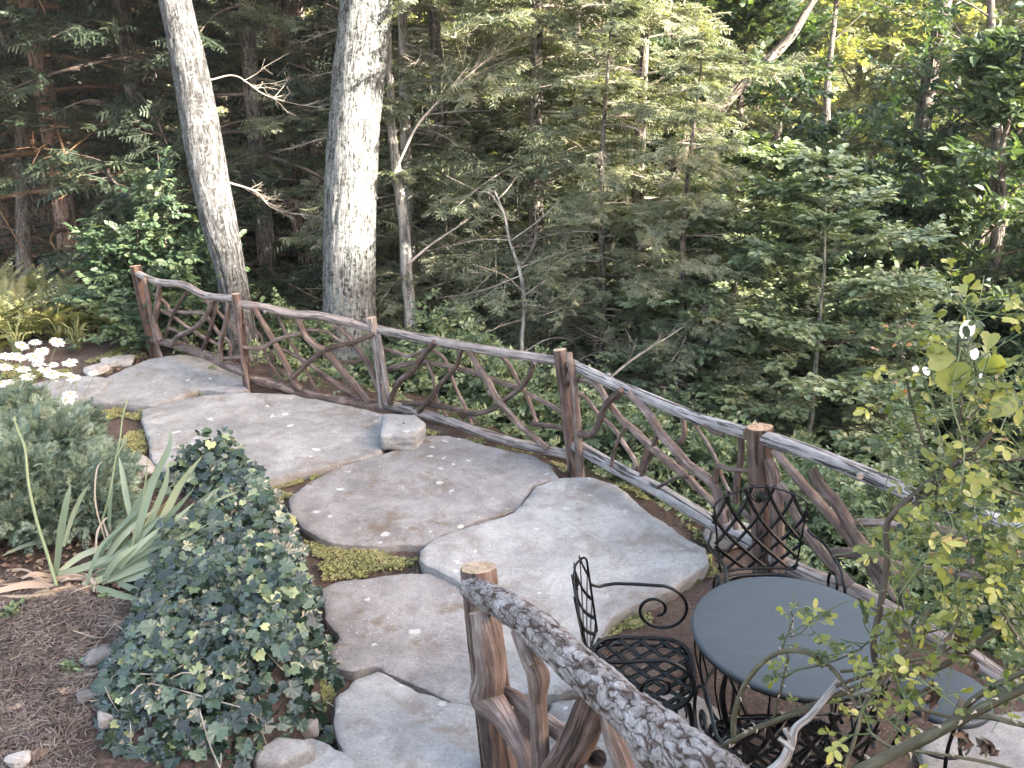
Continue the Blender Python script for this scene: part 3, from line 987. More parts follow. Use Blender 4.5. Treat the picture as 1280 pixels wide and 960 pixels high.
fence = thing('rustic_fence', 'long rustic railing of peeled branches and grey log rails following the stone path', 'fence', tuple(B3))
def stick(px, wpx, bayi, mat, name='branch', parent=None, segs=10, rough=.16, off=0.0, seed=None, taper=None, label=None, knots=0, sub=5):
    p0, n = BAYS[bayi] if isinstance(bayi, int) else bayi
    parent = parent or fence
    side = -1 if np.dot(n, CAM - p0) < 0 else 1
    pts = [onplane(x, y, p0 + n * off * side, n) for x, y in px]
    w = np.asarray(wpx if np.ndim(wpx) else [wpx], float)
    ws = np.interp(np.linspace(0, 1, len(pts)), np.linspace(0, 1, len(w)), w)
    if name == 'branch': ws = ws * .9
    rad = [wi / 2 / FPX * depth(p) for wi, p in zip(ws, pts)]
    seed = seed if seed is not None else int(px[0][0] * 7 + px[0][1] * 3)
    mb = MB()
    # tuck the ends into the rails
    pts = np.array(pts)
    mb.tube(pts, rad, segs, True, rough, seed, sub, detail=5)
    if name == 'branch': mb.T = [t * 0 for t in mb.T]
    rg = np.random.default_rng(seed)
    for k in range(knots):
        i = rg.integers(1, len(pts) - 1) if len(pts) > 2 else 0
        f = rg.uniform(0, 1)
        j = min(i + 1, len(pts) - 1)
        c = pts[i] * (1 - f) + pts[j] * f
        d = rg.normal(0, 1, 3); d /= np.linalg.norm(d)
        r = rad[i]
        mb.tube([c + d * r * .5, c + d * r * 1.5], [r * .55, r * .38], 7, True, .1, seed + k, 2)
    o = mb.build(name, mat, parent, loc=parent.location)
    if label: o['label'] = label
    return o

W_, R_, G_, DK = M['branch_wood'], M['rail_wood'], M['rail_grey'], M['rail_dark']
BD = M['branch_dark']
# posts
def post(pts, w, bayi, mat, segs=18, **k):
    return stick(pts, w, bayi, mat, 'post', segs=segs, rough=.12, **k)
post(z4([(70, 45), (110, 240), (160, 470)]), [13, 12, 12], 0, M['post_bark'], off=0.0)
stick(z4([(112, 100), (135, 230), (160, 370), (190, 470)]), 6, 0, W_, off=.05)
post(z4([(530, 172), (562, 400), (588, 640)]), [11, 11, 11], 1, M['post_wood'])
stick(z4([(545, 230), (552, 400), (590, 620)]), 6, 1, W_, off=.06)
post([(464, 397), (472, 440), (481, 520)], [13, 12, 14], 1, M['rail_wood'], knots=2)
stick(z5([(60, 120), (85, 300), (112, 480)]), 7, 2, R_, off=.045)
post(z5([(1022, 200), (1060, 500), (1102, 880)]), [17, 16, 17], 2, M['post_wood'])
stick(z5([(1072, 215), (1105, 450), (1135, 880)]), [9, 11, 12], 3, M['branch_wood'], off=.05, label='smooth pinkish half of the split post', knots=1)
post(z6([(1083, 432), (1085, 650), (1100, 900), (1120, 1270)]), [33, 31, 32, 33], 3, M['post_bark'], segs=26)
stick(z6([(1128, 600), (1155, 680), (1170, 850), (1185, 1260)]), [12, 19, 20, 20], 4, M['post_orange'], off=.05, label='orange peeled half of the thick post', segs=16)

# rails
def rail(px, w, b, mat, name='top_rail', **k):
    return stick(px, w, b, mat, name, segs=14, rough=.10, sub=6, **k)
rail(z4([(60, 70), (170, 118), (290, 132), (380, 178), (460, 192), (525, 196)]), [9, 9.5, 10], 0, R_)
rail(z4([(150, 383), (270, 410), (400, 455), (490, 500), (580, 532)]), [10, 12, 12], 0, DK, 'bottom_rail')
rail(z4([(530, 216), (660, 236), (800, 266), (900, 272), (1040, 302), (1160, 330)]), [10, 11, 10.5, 11], 1, R_, knots=2)
rail(z4([(585, 558), (720, 592), (880, 640), (1040, 667), (1215, 695)]), [13, 14, 13], 1, DK, 'bottom_rail')
rail(z5([(40, 88), (200, 125), (350, 152), (500, 180), (650, 207), (850, 236), (1010, 262)]), [11, 12, 12, 12], 2, R_, knots=1)
rail(z5([(80, 487), (250, 532), (420, 582), (600, 642), (800, 702), (1080, 765)]), [12, 13, 13, 12], 2, R_, 'bottom_rail', knots=1)
rail(z6([(60, 85), (200, 150), (350, 222), (500, 282), (650, 345), (800, 402), (1020, 465)]), [13, 15, 16, 17], 3, G_, knots=1)
rail(z6([(125, 528), (250, 600), (400, 682), (560, 766), (700, 850), (840, 935), (1000, 1020), (1180, 1120)]), [16, 17, 19, 20], 3, G_, 'bottom_rail', knots=2)
rail([(951, 546), (1005, 563), (1060, 584), (1110, 605), (1165, 628), (1220, 643), (1280, 664), (1340, 690)], [19, 20, 21, 21, 24], 4, G_, knots=2)
rail(z9([(300, 150), (400, 205), (520, 255), (640, 295), (760, 360), (900, 440), (1100, 560), (1300, 700)]), [20, 20, 22, 24], 4, R_, 'bottom_rail')

S = stick
for px, w, o_, mt in [
    ([(180, 140), (175, 200), (165, 260), (158, 310), (188, 385)], 8, .03, W_), ([(160, 175), (215, 220), (240, 252), (395, 262)], 5.5, -.02, W_),
    ([(305, 165), (250, 250), (225, 320), (203, 385)], 5, .0, BD), ([(180, 248), (240, 275), (300, 320), (380, 370), (455, 408)], 5, -.04, W_),
    ([(420, 205), (395, 270), (340, 330), (270, 365), (232, 410)], [6, 7.5], .04, W_), ([(440, 205), (425, 290), (400, 370), (372, 445)], 5.5, .0, BD),
    ([(497, 215), (480, 320), (460, 400), (462, 480)], 7.5, .03, W_), ([(382, 195), (440, 250), (500, 310), (555, 375)], 5, -.04, W_),
    ([(395, 275), (450, 350), (500, 400), (502, 475)], 5, -.02, W_), ([(478, 466), (565, 460)], 4.5, .03, W_), ([(225, 330), (270, 350), (310, 400)], 5, .02, BD)]:
    S(z4(px), w, 0, mt, off=o_)
for px, w, o_, mt in [
    ([(612, 235), (680, 350), (740, 460), (790, 565), (828, 610)], [8, 9.5, 9], .03, W_), ([(716, 262), (760, 360), (820, 460), (870, 560), (910, 635)], 5, -.02, W_),
    ([(815, 285), (855, 375), (950, 450), (1020, 530), (1090, 610), (1140, 665)], [9, 11, 9.5], .02, W_), ([(550, 415), (640, 422), (720, 382), (825, 352)], [6, 6.5, 5], .05, W_),
    ([(725, 420), (820, 465), (900, 520), (1000, 590), (1095, 655)], 6, -.03, W_), ([(965, 300), (1050, 370), (1090, 430), (1150, 530), (1192, 660)], 7, .0, W_),
    ([(1160, 355), (1080, 392), (960, 420), (880, 470), (788, 555)], 6.5, .05, BD), ([(995, 485), (1060, 485), (1110, 474)], 5.5, .0, BD),
    ([(820, 350), (860, 338), (940, 345), (1000, 385), (1065, 420)], 4.6, .0, W_), ([(545, 290), (640, 360), (670, 460), (720, 540), (762, 585)], 4.2, .03, BD),
    ([(690, 428), (696, 490), (678, 575)], 5.5, -.05, W_), ([(1120, 455), (1150, 500), (1165, 560)], 3.5, .03, BD), ([(870, 350), (915, 305)], 2, .0, BD)]:
    S(z4(px), w, 1, mt, off=o_)
for px, w, o_, mt in [
    ([(75, 198), (150, 215), (210, 236), (280, 215), (345, 178)], 6.3, -.02, W_), ([(70, 312), (180, 285), (300, 270), (440, 290), (560, 320), (640, 350), (720, 380), (800, 402)], 7, -.03, W_),
    ([(358, 160), (290, 240), (230, 320), (160, 380), (118, 490)], [8, 9, 8.5], .04, BD), ([(498, 195), (470, 290), (400, 370), (340, 450), (270, 535)], 7, .03, BD),
    ([(535, 200), (600, 310), (640, 370), (680, 450), (740, 530), (850, 640), (960, 728)], [9, 10, 9.5], .03, W_), ([(315, 270), (350, 360), (365, 460), (410, 540), (450, 605)], 4.8, .0, W_),
    ([(340, 200), (405, 245), (440, 330), (480, 430), (530, 530), (560, 620)], 5, -.05, W_), ([(190, 485), (300, 490), (420, 505), (560, 540), (660, 520), (740, 460), (820, 400), (860, 340), (888, 250)], 7.5, .0, BD),
    ([(700, 225), (760, 290), (800, 370), (840, 430), (905, 600)], 6, -.05, W_), ([(815, 412), (900, 460), (980, 500), (1060, 555)], 6, -.02, W_), ([(870, 598), (960, 605), (1075, 628)], 7, .0, BD),
    ([(640, 420), (655, 445)], 6, .05, W_), ([(535, 550), (570, 580), (560, 620)], 3.5, -.02, BD)]:
    S(z5(px), w, 2, mt, off=o_)
for px, w, o_, mt in [
    ([(100, 190), (190, 190), (250, 235), (290, 300), (360, 390), (430, 450), (520, 540), (640, 640), (740, 730), (860, 850)], [8, 10, 11, 12, 9], .0, W_),
    ([(95, 228), (180, 285), (240, 365), (320, 440), (380, 530), (435, 620), (412, 700)], [6, 7, 7.5], -.04, W_), ([(365, 240), (280, 320), (240, 420), (200, 470), (120, 465)], 9.5, .05, BD),
    ([(405, 255), (500, 360), (560, 460), (640, 550), (720, 640), (820, 710), (870, 800), (895, 930)], [12, 14, 14, 17], .03, W_), ([(380, 435), (330, 540), (308, 640)], 5, .05, BD),
    ([(555, 470), (515, 560), (462, 705)], [7, 8], .0, BD), ([(500, 520), (480, 600), (440, 690)], 6, -.05, M['post_wood']), ([(678, 370), (692, 460), (660, 525)], 7.5, -.04, W_),
    ([(725, 395), (800, 500), (860, 610), (890, 700), (955, 830)], 5.5, .0, W_), ([(988, 470), (985, 600), (965, 700), (960, 830)], 9.5, .0, BD), ([(860, 628), (940, 655), (1040, 660)], 6.5, .02, W_),
    ([(550, 750), (640, 702), (710, 688)], 5, .04, BD), ([(858, 650), (850, 725)], 8, .03, BD), ([(790, 425), (850, 462), (897, 475)], 6, .04, BD), ([(930, 860), (960, 960), (970, 1010)], 8, .0, W_),
    ([(985, 860), (1040, 930), (1080, 1010)], 8, .03, W_), ([(640, 560), (700, 690), (740, 700)], 5, -.05, W_)]:
    S(z6(px), w, 3, mt, off=o_, segs=12)
for zz, px, w, o_, mt in [
    (z8, [(340, 725), (400, 800), (470, 880), (545, 965), (640, 1075), (690, 1150), (745, 1250)], [12, 14, 15, 12], .0, W_),
    (z8, [(480, 800), (520, 870), (570, 920), (620, 1000), (660, 1065), (725, 1140), (790, 1190), (820, 1250), (855, 1330)], [16, 17, 18, 19], .03, BD),
    (z8, [(330, 830), (390, 900), (440, 1010), (500, 1090), (560, 1160), (625, 1235)], [13, 15, 16], .05, W_),
    (z9, [(530, 162), (600, 152), (660, 160), (760, 192), (860, 212), (1010, 228), (1150, 250)], [14, 14, 13], -.02, W_),
    (z9, [(620, 42), (730, 40), (830, 62)], 12, .0, W_),
    (z9, [(915, 45), (1050, 95), (1150, 122), (1300, 165)], 13, .0, W_),
    (z9, [(1200, 90), (1150, 140), (1075, 190)], 12, .03, BD),
    (z9, [(640, 110), (700, 170), (740, 240), (800, 330)], 10, .0, W_)]:
    S(zz(px), w, 4, mt, off=o_, segs=12)

# ------------------------------------------------------------------ stair railing close by
def on_line(px, py, A, n):
    return onplane(px, py, A, n)
PA = att(601, 762, 3.45); PB = att(850, 925, 2.28)
dn = PB - PA
nn_ = np.array([dn[1], -dn[0], 0.0]); nn_ /= np.linalg.norm(nn_)
SB = (PA, nn_)
stair = thing('stair_railing', 'sturdy stair railing of shaggy barked log and forked branches beside the patio', 'railing', (PA[0], PA[1], 0))

def bark_rail():
    px = zr([(478, 285), (555, 318), (650, 372), (745, 452), (850, 545), (960, 640), (1075, 745), (1190, 835), (1320, 940), (1480, 1070), (1700, 1250)])
    w = np.array([28, 36, 42, 45, 48, 52, 58, 66, 74, 84, 100]) * .97
    pts = np.array([onplane(x, y, *SB) for x, y in px])
    rad = np.array([wi / 2 / FPX * depth(p) for wi, p in zip(w, pts)])
    P, r = resample(pts, rad, 34)
    n, segs = len(P), 150
    T, N, B = frames(P)
    L = np.concatenate([[0], np.cumsum(np.linalg.norm(np.diff(P, axis=0), axis=1))])
    th = np.arange(segs) * 2 * PI / segs
    c, s = np.cos(th), np.sin(th)
    R = .062
    q = np.stack([np.broadcast_to(c * R, (n, segs)), np.broadcast_to(s * R, (n, segs)), np.broadcast_to(L[:, None], (n, segs))], -1)
    warp = np.stack([fbm(q * 20, 3, 1), fbm(q * 20, 3, 2), fbm(q * 20, 3, 3)], -1)
    f1, f2, cid = cellular((q + warp * .022) * np.array([42, 42, 15]), 3)
    e = f2 - f1
    g1, g2, cid2 = cellular((q + warp * .020) * np.array([95, 95, 30]), 9)
    fis = 1 - np.abs(fbm((q + warp * .03) * np.array([46, 46, 15]), 4, 21)) * 3.2
    plate = sstep(.0, .12, e) * (.25 + .95 * cid)
    small = sstep(.0, .10, g2 - g1) * (.2 + .8 * cid2)
    gap = sstep(.25, .05, cid)           # missing plates
    cut = sstep(.35, .95, fis)
    h = plate * .0048 * (1 - .6 * gap) + small * .0022 - cut * .0010 + .0012 * fbm(q * 120, 3, 6) + .010 * fbm(q * 9, 3, 4)
    # burl on the near end
    for (Lc, thc, amp, wd) in ((L[7 * 34], 1.2, .024, .07), (L[3 * 34], 4.0, .008, .04), (L[5 * 34], 2.2, .009, .045)):
        dl = (L[:, None] - Lc) / wd
        dth = np.angle(np.exp(1j * (th[None] - thc))) * R / wd
        h = h + amp * np.exp(-(dl ** 2 + dth ** 2))
    rr = r[:, None] * .93 + h
    V = P[:, None] + rr[..., None] * (c[None, :, None] * N[:, None] + s[None, :, None] * B[:, None])
    tint = np.clip(sstep(.0, .14, e) * (.50 + .3 * cid) + small * .28 + .42 * fbm(q * np.array([70, 70, 30]), 4, 5) - .22 * cut - .02, 0, 1) * (1 - .5 * gap)
    i = np.arange(n - 1)[:, None]; j = np.arange(segs)[None]
    j2 = (j + 1) % segs
    F = np.stack([i * segs + j, i * segs + j2, (i + 1) * segs + j2, (i + 1) * segs + j], -1).reshape(-1, 4)
    mb = MB()
    mb.add(V.reshape(-1, 3), F, tint.ravel(), q.reshape(-1, 3))
    # rounded far end
    ring = V[0]; cen = P[0] - T[0] * .02
    mid = ring * .6 + cen * .4 - T[0] * .012
    jj = np.arange(segs)
    mb.add(np.vstack([ring, mid, cen[None]]),
           np.vstack([np.stack([jj, jj + segs, (jj + 1) % segs + segs, (jj + 1) % segs], -1)]), .5, np.vstack([q[0], q[0] * .6, [[0, 0, 0]]]))
    mb.add(np.vstack([mid, cen[None]]), np.stack([(jj + 1) % segs, jj, np.full(segs, segs)], -1), .6, np.vstack([q[0] * .6, [[0, 0, 0]]]))
    mb.build('top_rail', M['scaly_bark'], stair, loc=stair.location)
bark_rail()

def rough_post(px, w, off, mat, name, seed, label=None, ell=1.0, amp=.10, split=0.0):
    pts = np.array([onplane(x, y, PA + nn_ * off, nn_) for x, y in px])
    rad = np.interp(np.linspace(0, 1, len(pts)), np.linspace(0, 1, len(w)), w) / 2 / FPX * np.array([depth(p) for p in pts])
    P, r = resample(pts, rad, 26)
    n, segs = len(P), 72
    T, N, B = frames(P)
    L = np.concatenate([[0], np.cumsum(np.linalg.norm(np.diff(P, axis=0), axis=1))])
    th = np.arange(segs) * 2 * PI / segs
    c, s = np.cos(th), np.sin(th)
    q = np.stack([np.broadcast_to(c * .06, (n, segs)), np.broadcast_to(s * .06, (n, segs)), np.broadcast_to(L[:, None], (n, segs))], -1)
    k = fbm(q * np.array([55, 55, 5]) + seed, 4, seed)
    rid = 1 - np.abs(k) * 2
    h = amp * (.6 * fbm(q * np.array([22, 22, 4]) + seed, 3, seed) + .35 * k) - split * sstep(.75, .98, rid)
    rr = r[:, None] * (1 + h)
    V = P[:, None] + rr[..., None] * (c[None, :, None] * N[:, None] + ell * s[None, :, None] * B[:, None])
    i = np.arange(n - 1)[:, None]; j = np.arange(segs)[None]
    F = np.stack([i * segs + j, i * segs + (j + 1) % segs, (i + 1) * segs + (j + 1) % segs, (i + 1) * segs + j], -1).reshape(-1, 4)
    mb = MB(); mb.add(V.reshape(-1, 3), F, 0, q.reshape(-1, 3))
    ring = V[0]; cen = P[0]
    jj = np.arange(segs)
    mid = ring * .5 + cen * .5
    top = np.vstack([ring * .97 + cen * .03 - T[0] * .002, mid - T[0] * .002, cen[None] - T[0] * .002])
    gq = np.vstack([q[0], q[0] * .5, [[0, 0, 0]]])
    mb.add(np.vstack([ring, top[:segs]]), np.stack([jj, jj + segs, (jj + 1) % segs + segs, (jj + 1) % segs], -1), 1.0, np.vstack([q[0], q[0]]))
    mb.add(top, np.vstack([np.stack([jj, jj + segs, (jj + 1) % segs + segs, (jj + 1) % segs], -1)]), 1.0, gq)
    mb.add(np.vstack([mid, cen[None]]) - T[0] * .002, np.stack([(jj + 1) % segs, jj, np.full(segs, segs)], -1), 1.0, np.vstack([q[0] * .5, [[0, 0, 0]]]))
    o = mb.build(name, mat, stair, loc=stair.location)
    if label: o['label'] = label
    return o
# the post goes down to the ground
pb = PA + 0
rough_post(zr([(512, 208), (535, 420), (560, 640), (600, 960), (645, 1330)]), [44, 45, 45, 47, 48], -.055, M['post_orange'], 'post', 3, None, amp=.16, split=.10)
rough_post(zr([(470, 215), (490, 420), (512, 640), (550, 960), (590, 1330)]), [17, 16, 16, 17, 17], -.02, M['post_bark'], 'post', 5, 'dark bark strip along the side of the post', amp=.15, split=.1)
rough_post(zr([(522, 372), (545, 480), (560, 600), (545, 690), (600, 760), (660, 860), (700, 970), (740, 1300)]), [30, 36, 38, 44, 30, 26, 24, 24], .03, M['branch_wood'], 'branch', 6, amp=.08)
rough_post(zr([(665, 440), (712, 560), (738, 620), (735, 700), (742, 820), (748, 1000), (760, 1330)]), [22, 25, 30, 23, 23, 25, 26], .02, M['branch_wood'], 'branch', 8, amp=.08)
rough_post(zr([(570, 675), (640, 690), (720, 752), (790, 805), (870, 860), (960, 930)]), [19, 19, 20, 22, 24, 26], -.05, M['branch_wood'], 'branch', 9, amp=.07)
rough_post(zr([(960, 650), (925, 760), (900, 830), (850, 920), (790, 1010), (700, 1200)]), [36, 42, 44, 44, 42, 40], .0, M['post_wood'], 'branch', 10, amp=.09)
rough_post(zr([(985, 720), (1020, 850), (1060, 960), (1130, 1200)]), [22, 24, 26, 28], -.03, M['branch_wood'], 'branch', 11, amp=.09)
rough_post(zr([(715, 575), (700, 545), (690, 520)]), [10, 12, 12], .05, M['branch_wood'], 'branch', 12, amp=.09)
# ------------------------------------------------------------------ wrought iron furniture
IR = M['iron']
def arc_pts(f, n):
    return [f(t) for t in np.linspace(0, 1, n)]

def make_chair(label, x, y, rz):
    """front of the chair faces local +Y, origin on the ground under the seat"""
    t = thing('patio_chair', label, 'chair', (x, y, H(x, y) + .005), None, rz)
    sz = .445
    hw, hd = .215, .205
    def outline(a):
        # rounded square, wider at the front
        c, s = math.cos(a), math.sin(a)
        e = .62
        X = hw * np.sign(c) * abs(c) ** e
        Y = hd * np.sign(s) * abs(s) ** e
        X *= 1 + .06 * (Y / hd)
        return np.array([X, Y, sz + .012 * (Y / hd) ** 2])
    A = np.linspace(0, 2 * PI, 61)
    ring = np.array([outline(a) for a in A])
    mb = MB()
    mb.tube(ring, .0095, 8, False, 0, 0, 1)
    ring2 = ring * np.array([.95, .95, 1]) - np.array([0, 0, .030])
    mb.tube(ring2, .006, 6, False, 0, 0, 1)
    poly = ring[:-1, :2]
    for sg in (-1, 1):
        for k in range(-5, 6):
            c0 = k * .068
            s = np.linspace(-.42, .42, 85)
            px = (s + c0) * .7071; py = sg * (s - c0) * .7071
            ins = inside(np.stack([px, py], -1), poly)
            if ins.sum() < 4: continue
            ii = np.where(ins)[0]
            ii = np.arange(max(ii[0] - 1, 0), min(ii[-1] + 2, 85))
            P = np.stack([px[ii], py[ii]], -1)
            z = sz + .004 - .016 * np.clip(1 - (P[:, 0] / hw) ** 2, 0, 1) * np.clip(1 - (P[:, 1] / hd) ** 2, 0, 1) + sg * .0022 * np.cos(P[:, 0] * 71 + P[:, 1] * 71 * sg)
            strip(mb, np.column_stack([P, z]), .022, (0, 0, 1), .003)
    mb.build('seat', IR, t, smooth=True)
    # backrest
    lean = .20
    def bp(u, v):
        # v height above the seat 0..0.47, u sideways; gently curved round the sitter
        yy = -hd * .98 - v * lean + .55 * u * u
        return np.array([u, yy, sz + v])
    Hb = .405
    def half(v): return .188 + .058 * (v / Hb) ** .8
    def topv(u): return Hb + .050 * max(0, 1 - (u / .22) ** 2) ** 1.2
    mb = MB()
    side = [(half(v), v) for v in np.linspace(-.03, Hb * .93, 12)]
    top = [(u, topv(u)) for u in np.linspace(.215, -.215, 17)]
    loop = side + top + [(-a, b) for a, b in side[::-1]]
    P = np.array([bp(a, b) for a, b in loop])
    mb.tube(P, .0100, 8, True, 0, 0, 2)
    inner = [(a * .90, .03 + (b - .03) * .955) for a, b in loop[2:-2]]
    mb.tube(np.array([bp(a, b) + np.array([0, .004, 0]) for a, b in inner]), .005, 6, True, 0, 0, 2)
    mb.tube(np.array([bp(u, .045) for u in np.linspace(-.175, .175, 7)]), .0065, 6, True, 0, 0, 1)
    back = mb.build('backrest', IR, t)
    mb = MB()
    fr = np.array(loop)
    pl = np.vstack([fr, [[-.17, .045], [.17, .045]]])
    pl = np.array([q for q in pl if q[1] > .02])
    pl[:, 0] *= .965; pl[:, 1] = .045 + (pl[:, 1] - .045) * .985
    for sg in (-1, 1):
        for k in range(-4, 7):
            s = np.linspace(-.1, .75, 170)
            v = .02 + s * .80
            u = sg * (-.50 + k * .105 + s * .62 + .28 * np.sin(np.clip(s / .62, 0, 1) * PI) * .28)
            ins = inside(np.stack([u, v], -1), pl) & (v > .045)
            if ins.sum() < 4: continue
            ii = np.where(ins)[0]
            ii = np.arange(ii[0], ii[-1] + 1)
            P = np.array([bp(a, b) for a, b in zip(u[ii], v[ii])])
            P[:, 1] += sg * .0025
            strip(mb, P, .0165, (0, 1, lean), .0035)
    # small cast shell at the top
    for k in range(-3, 4):
        a = k * .33
        p0 = bp(0, Hb - .045)
        p1 = bp(math.sin(a) * .045, Hb - .045 + math.cos(a) * .055)
        mb.tube([p0, (p0 + p1) / 2 + np.array([0, .004, 0]), p1], [.004, .008, .006], 6, True, 0, 0, 2)
    mb.build('lattice', IR, back)
    # arms with scrolls
    for sg in (-1, 1):
        mb = MB()
        pts = []
        st = bp(sg * half(.24), .24)
        pts += [st, st + np.array([sg * .018, .035, -.018]), st + np.array([sg * .040, .10, -.012])]
        cx, cz = .075, .565      # centre of the scroll in Y,Z
        for a in np.linspace(math.radians(100), math.radians(-430), 32):
            f = (math.radians(100) - a) / math.radians(530)
            r = .108 * (1 - f) ** .9 + .016
            rx = .115 * (1 - f) ** .9 + .016
            pts.append(np.array([sg * (.250 + .012 * math.sin(f * 3)), cx + rx * math.cos(a) - .02 * f, cz + r * math.sin(a) - .01 * f]))
        mb.tube(np.array(pts), .0072, 8, True, 0, 0, 2)
        a = pts[16]
        mb.build('arm', IR, t)
    # legs
    for sx in (-1, 1):
        for sy in (-1, 1):
            mb = MB()
            X, Y = sx * hw * .86, sy * hd * .86
            out = np.array([sx * .4, sy, 0.0]); out /= np.linalg.norm(out)
            b = np.array([X, Y, 0])
            pts = [b + np.array([0, 0, sz]), b + out * .022 + np.array([0, 0, sz - .10]), b + out * .010 + np.array([0, 0, .22]),
                   b - out * .012 + np.array([0, 0, .10]), b + out * .010 + np.array([0, 0, .02]), b + out * .035 + np.array([0, 0, .004])]
            mb.tube(pts, [.011, .011, .010, .009, .009, .011], 8, True, 0, 0, 5)
            mb.build('leg', IR, t)
    # scrolled brace under the seat
    mb = MB()
    for sy in (-1, 1):
        for sx in (-1, 1):
            pts = []
            for a in np.linspace(0, 4.6, 16):
                r = .058 - .009 * a
                pts.append(np.array([sx * (.09 + r * math.cos(a)), sy * hd * .86, sz - .095 + r * math.sin(a)]))
            mb.tube(np.array(pts), .004, 6, True, 0, 0, 2)
    mb.build('brace', IR, t)
    return t

make_chair('black iron lattice chair behind the table, its backrest against the thick bark post', 1.165, 3.63, PI + .06)
make_chair('black iron lattice chair between table and stair railing, scrolled arm showing', .525, 3.15, -PI / 2 - .12)
make_chair('black iron lattice chair seen from behind under the arching rose cane', 0.94, 2.66, .06)

TX, TY = atz(991, 788, .73)[:2]
def make_table():
    g = H(TX, TY) + .005
    t = thing('patio_table', 'round patio table with smooth slate grey top and thin black rods underneath', 'table', (TX, TY, g))
    R = .382
    zt = .73 - g
    prof = [(0, 0), (.15, 0), (.28, 0), (R - .012, 0), (R - .005, -.001), (R, -.006), (R + .001, -.015), (R - .003, -.022), (R - .012, -.024), (R - .02, -.018), (0, -.018)]
    n = 128
    V, F = [], []
    for r, z in prof:
        for k in range(n):
            a = 2 * PI * k / n
            V.append([r * math.cos(a), r * math.sin(a), zt + z])
    for i in range(len(prof) - 1):
        for k in range(n):
            F.append([i * n + k, (i + 1) * n + k, (i + 1) * n + (k + 1) % n, i * n + (k + 1) % n])
    mb = MB(); mb.add(V, F)
    mb.build('tabletop', M['table_metal'], t)
    mb = MB()
    mb.tube([[R * .965 * math.cos(a), R * .965 * math.sin(a), zt - .03] for a in np.linspace(0, 2 * PI, 65)], .008, 7, False, 0, 0, 1)
    mb.build('rim_ring', IR, t)
    r2 = R * .80
    mb = MB()
    mb.tube([[r2 * math.cos(a), r2 * math.sin(a), .40] for a in np.linspace(0, 2 * PI, 49)], .007, 7, False, 0, 0, 1)
    mb.build('stretcher', IR, t)
    for k in range(20):
        a = 2 * PI * (k + .5) / 20
        c, s = math.cos(a), math.sin(a)
        mb = MB()
        mb.tube([[R * .955 * c, R * .955 * s, zt - .03], [R * .93 * c, R * .93 * s, .58], [r2 * c, r2 * s, .40]], .0042, 6, True, 0, 0, 4)
        mb.build('rod', IR, t)
    for k in range(4):
        a = 2 * PI * k / 4 + .62
        c, s = math.cos(a), math.sin(a)
        pr = [(R * .95, zt - .03), (R * .97, .58), (R * .78, .38), (R * .46, .22), (R * .42, .14), (R * .66, .05), (R * .88, .006)]
        mb = MB()
        mb.tube([[r * c, r * s, z] for r, z in pr], [.009, .013, .011, .010, .010, .010, .012], 8, True, 0, 0, 6)
        mb.build('leg', IR, t)
    mb = MB()
    mb.tube([[R * .43 * math.cos(a), R * .43 * math.sin(a), .19] for a in np.linspace(0, 2 * PI, 33)], .006, 6, False, 0, 0, 1)
    mb.build('stretcher', IR, t)
make_table()

def side_table():
    c = atz(1182, 866, .42)
    g = H(c[0], c[1]) + .005
    t = thing('side_table', 'low round dark metal side table half hidden under the rose leaves', 'table', (c[0], c[1], g))
    R = .175; zt = .42 - g
    prof = [(0, 0), (R - .01, 0), (R, -.004), (R + .002, -.02), (R - .004, -.032), (R - .014, -.03), (0, -.02)]
    n = 72
    V, F = [], []
    for r, z in prof:
        for k in range(n):
            a = 2 * PI * k / n
            V.append([r * math.cos(a), r * math.sin(a), zt + z])
    for i in range(len(prof) - 1):
        for k in range(n):
            F.append([i * n + k, (i + 1) * n + k, (i + 1) * n + (k + 1) % n, i * n + (k + 1) % n])
    mb = MB(); mb.add(V, F)
    mb.build('tabletop', M['table_metal'], t)
    for k in range(3):
        a = 2 * PI * k / 3 + .4
        cc, s = math.cos(a), math.sin(a)
        mb = MB()
        mb.tube([[R * .85 * cc, R * .85 * s, zt - .02], [R * .7 * cc, R * .7 * s, .22], [R * 1.0 * cc, R * 1.0 * s, .006]], [.008, .008, .009], 8, True, 0, 0, 6)
        mb.build('leg', IR, t)
    mb = MB()
    mb.tube([[R * .7 * math.cos(a), R * .7 * math.sin(a), .20] for a in np.linspace(0, 2 * PI, 33)], .005, 6, False, 0, 0, 1)
    mb.build('stretcher', IR, t)
side_table()
# ------------------------------------------------------------------ garden plants
def in_poly_pts(poly, n, rng):
    lo, hi = poly.min(0), poly.max(0)
    out = []
    while sum(len(o) for o in out) < n:
        q = rng.uniform(lo, hi, (n * 2, 2))
        out.append(q[inside(q, poly)])
    return np.concatenate(out)[:n]

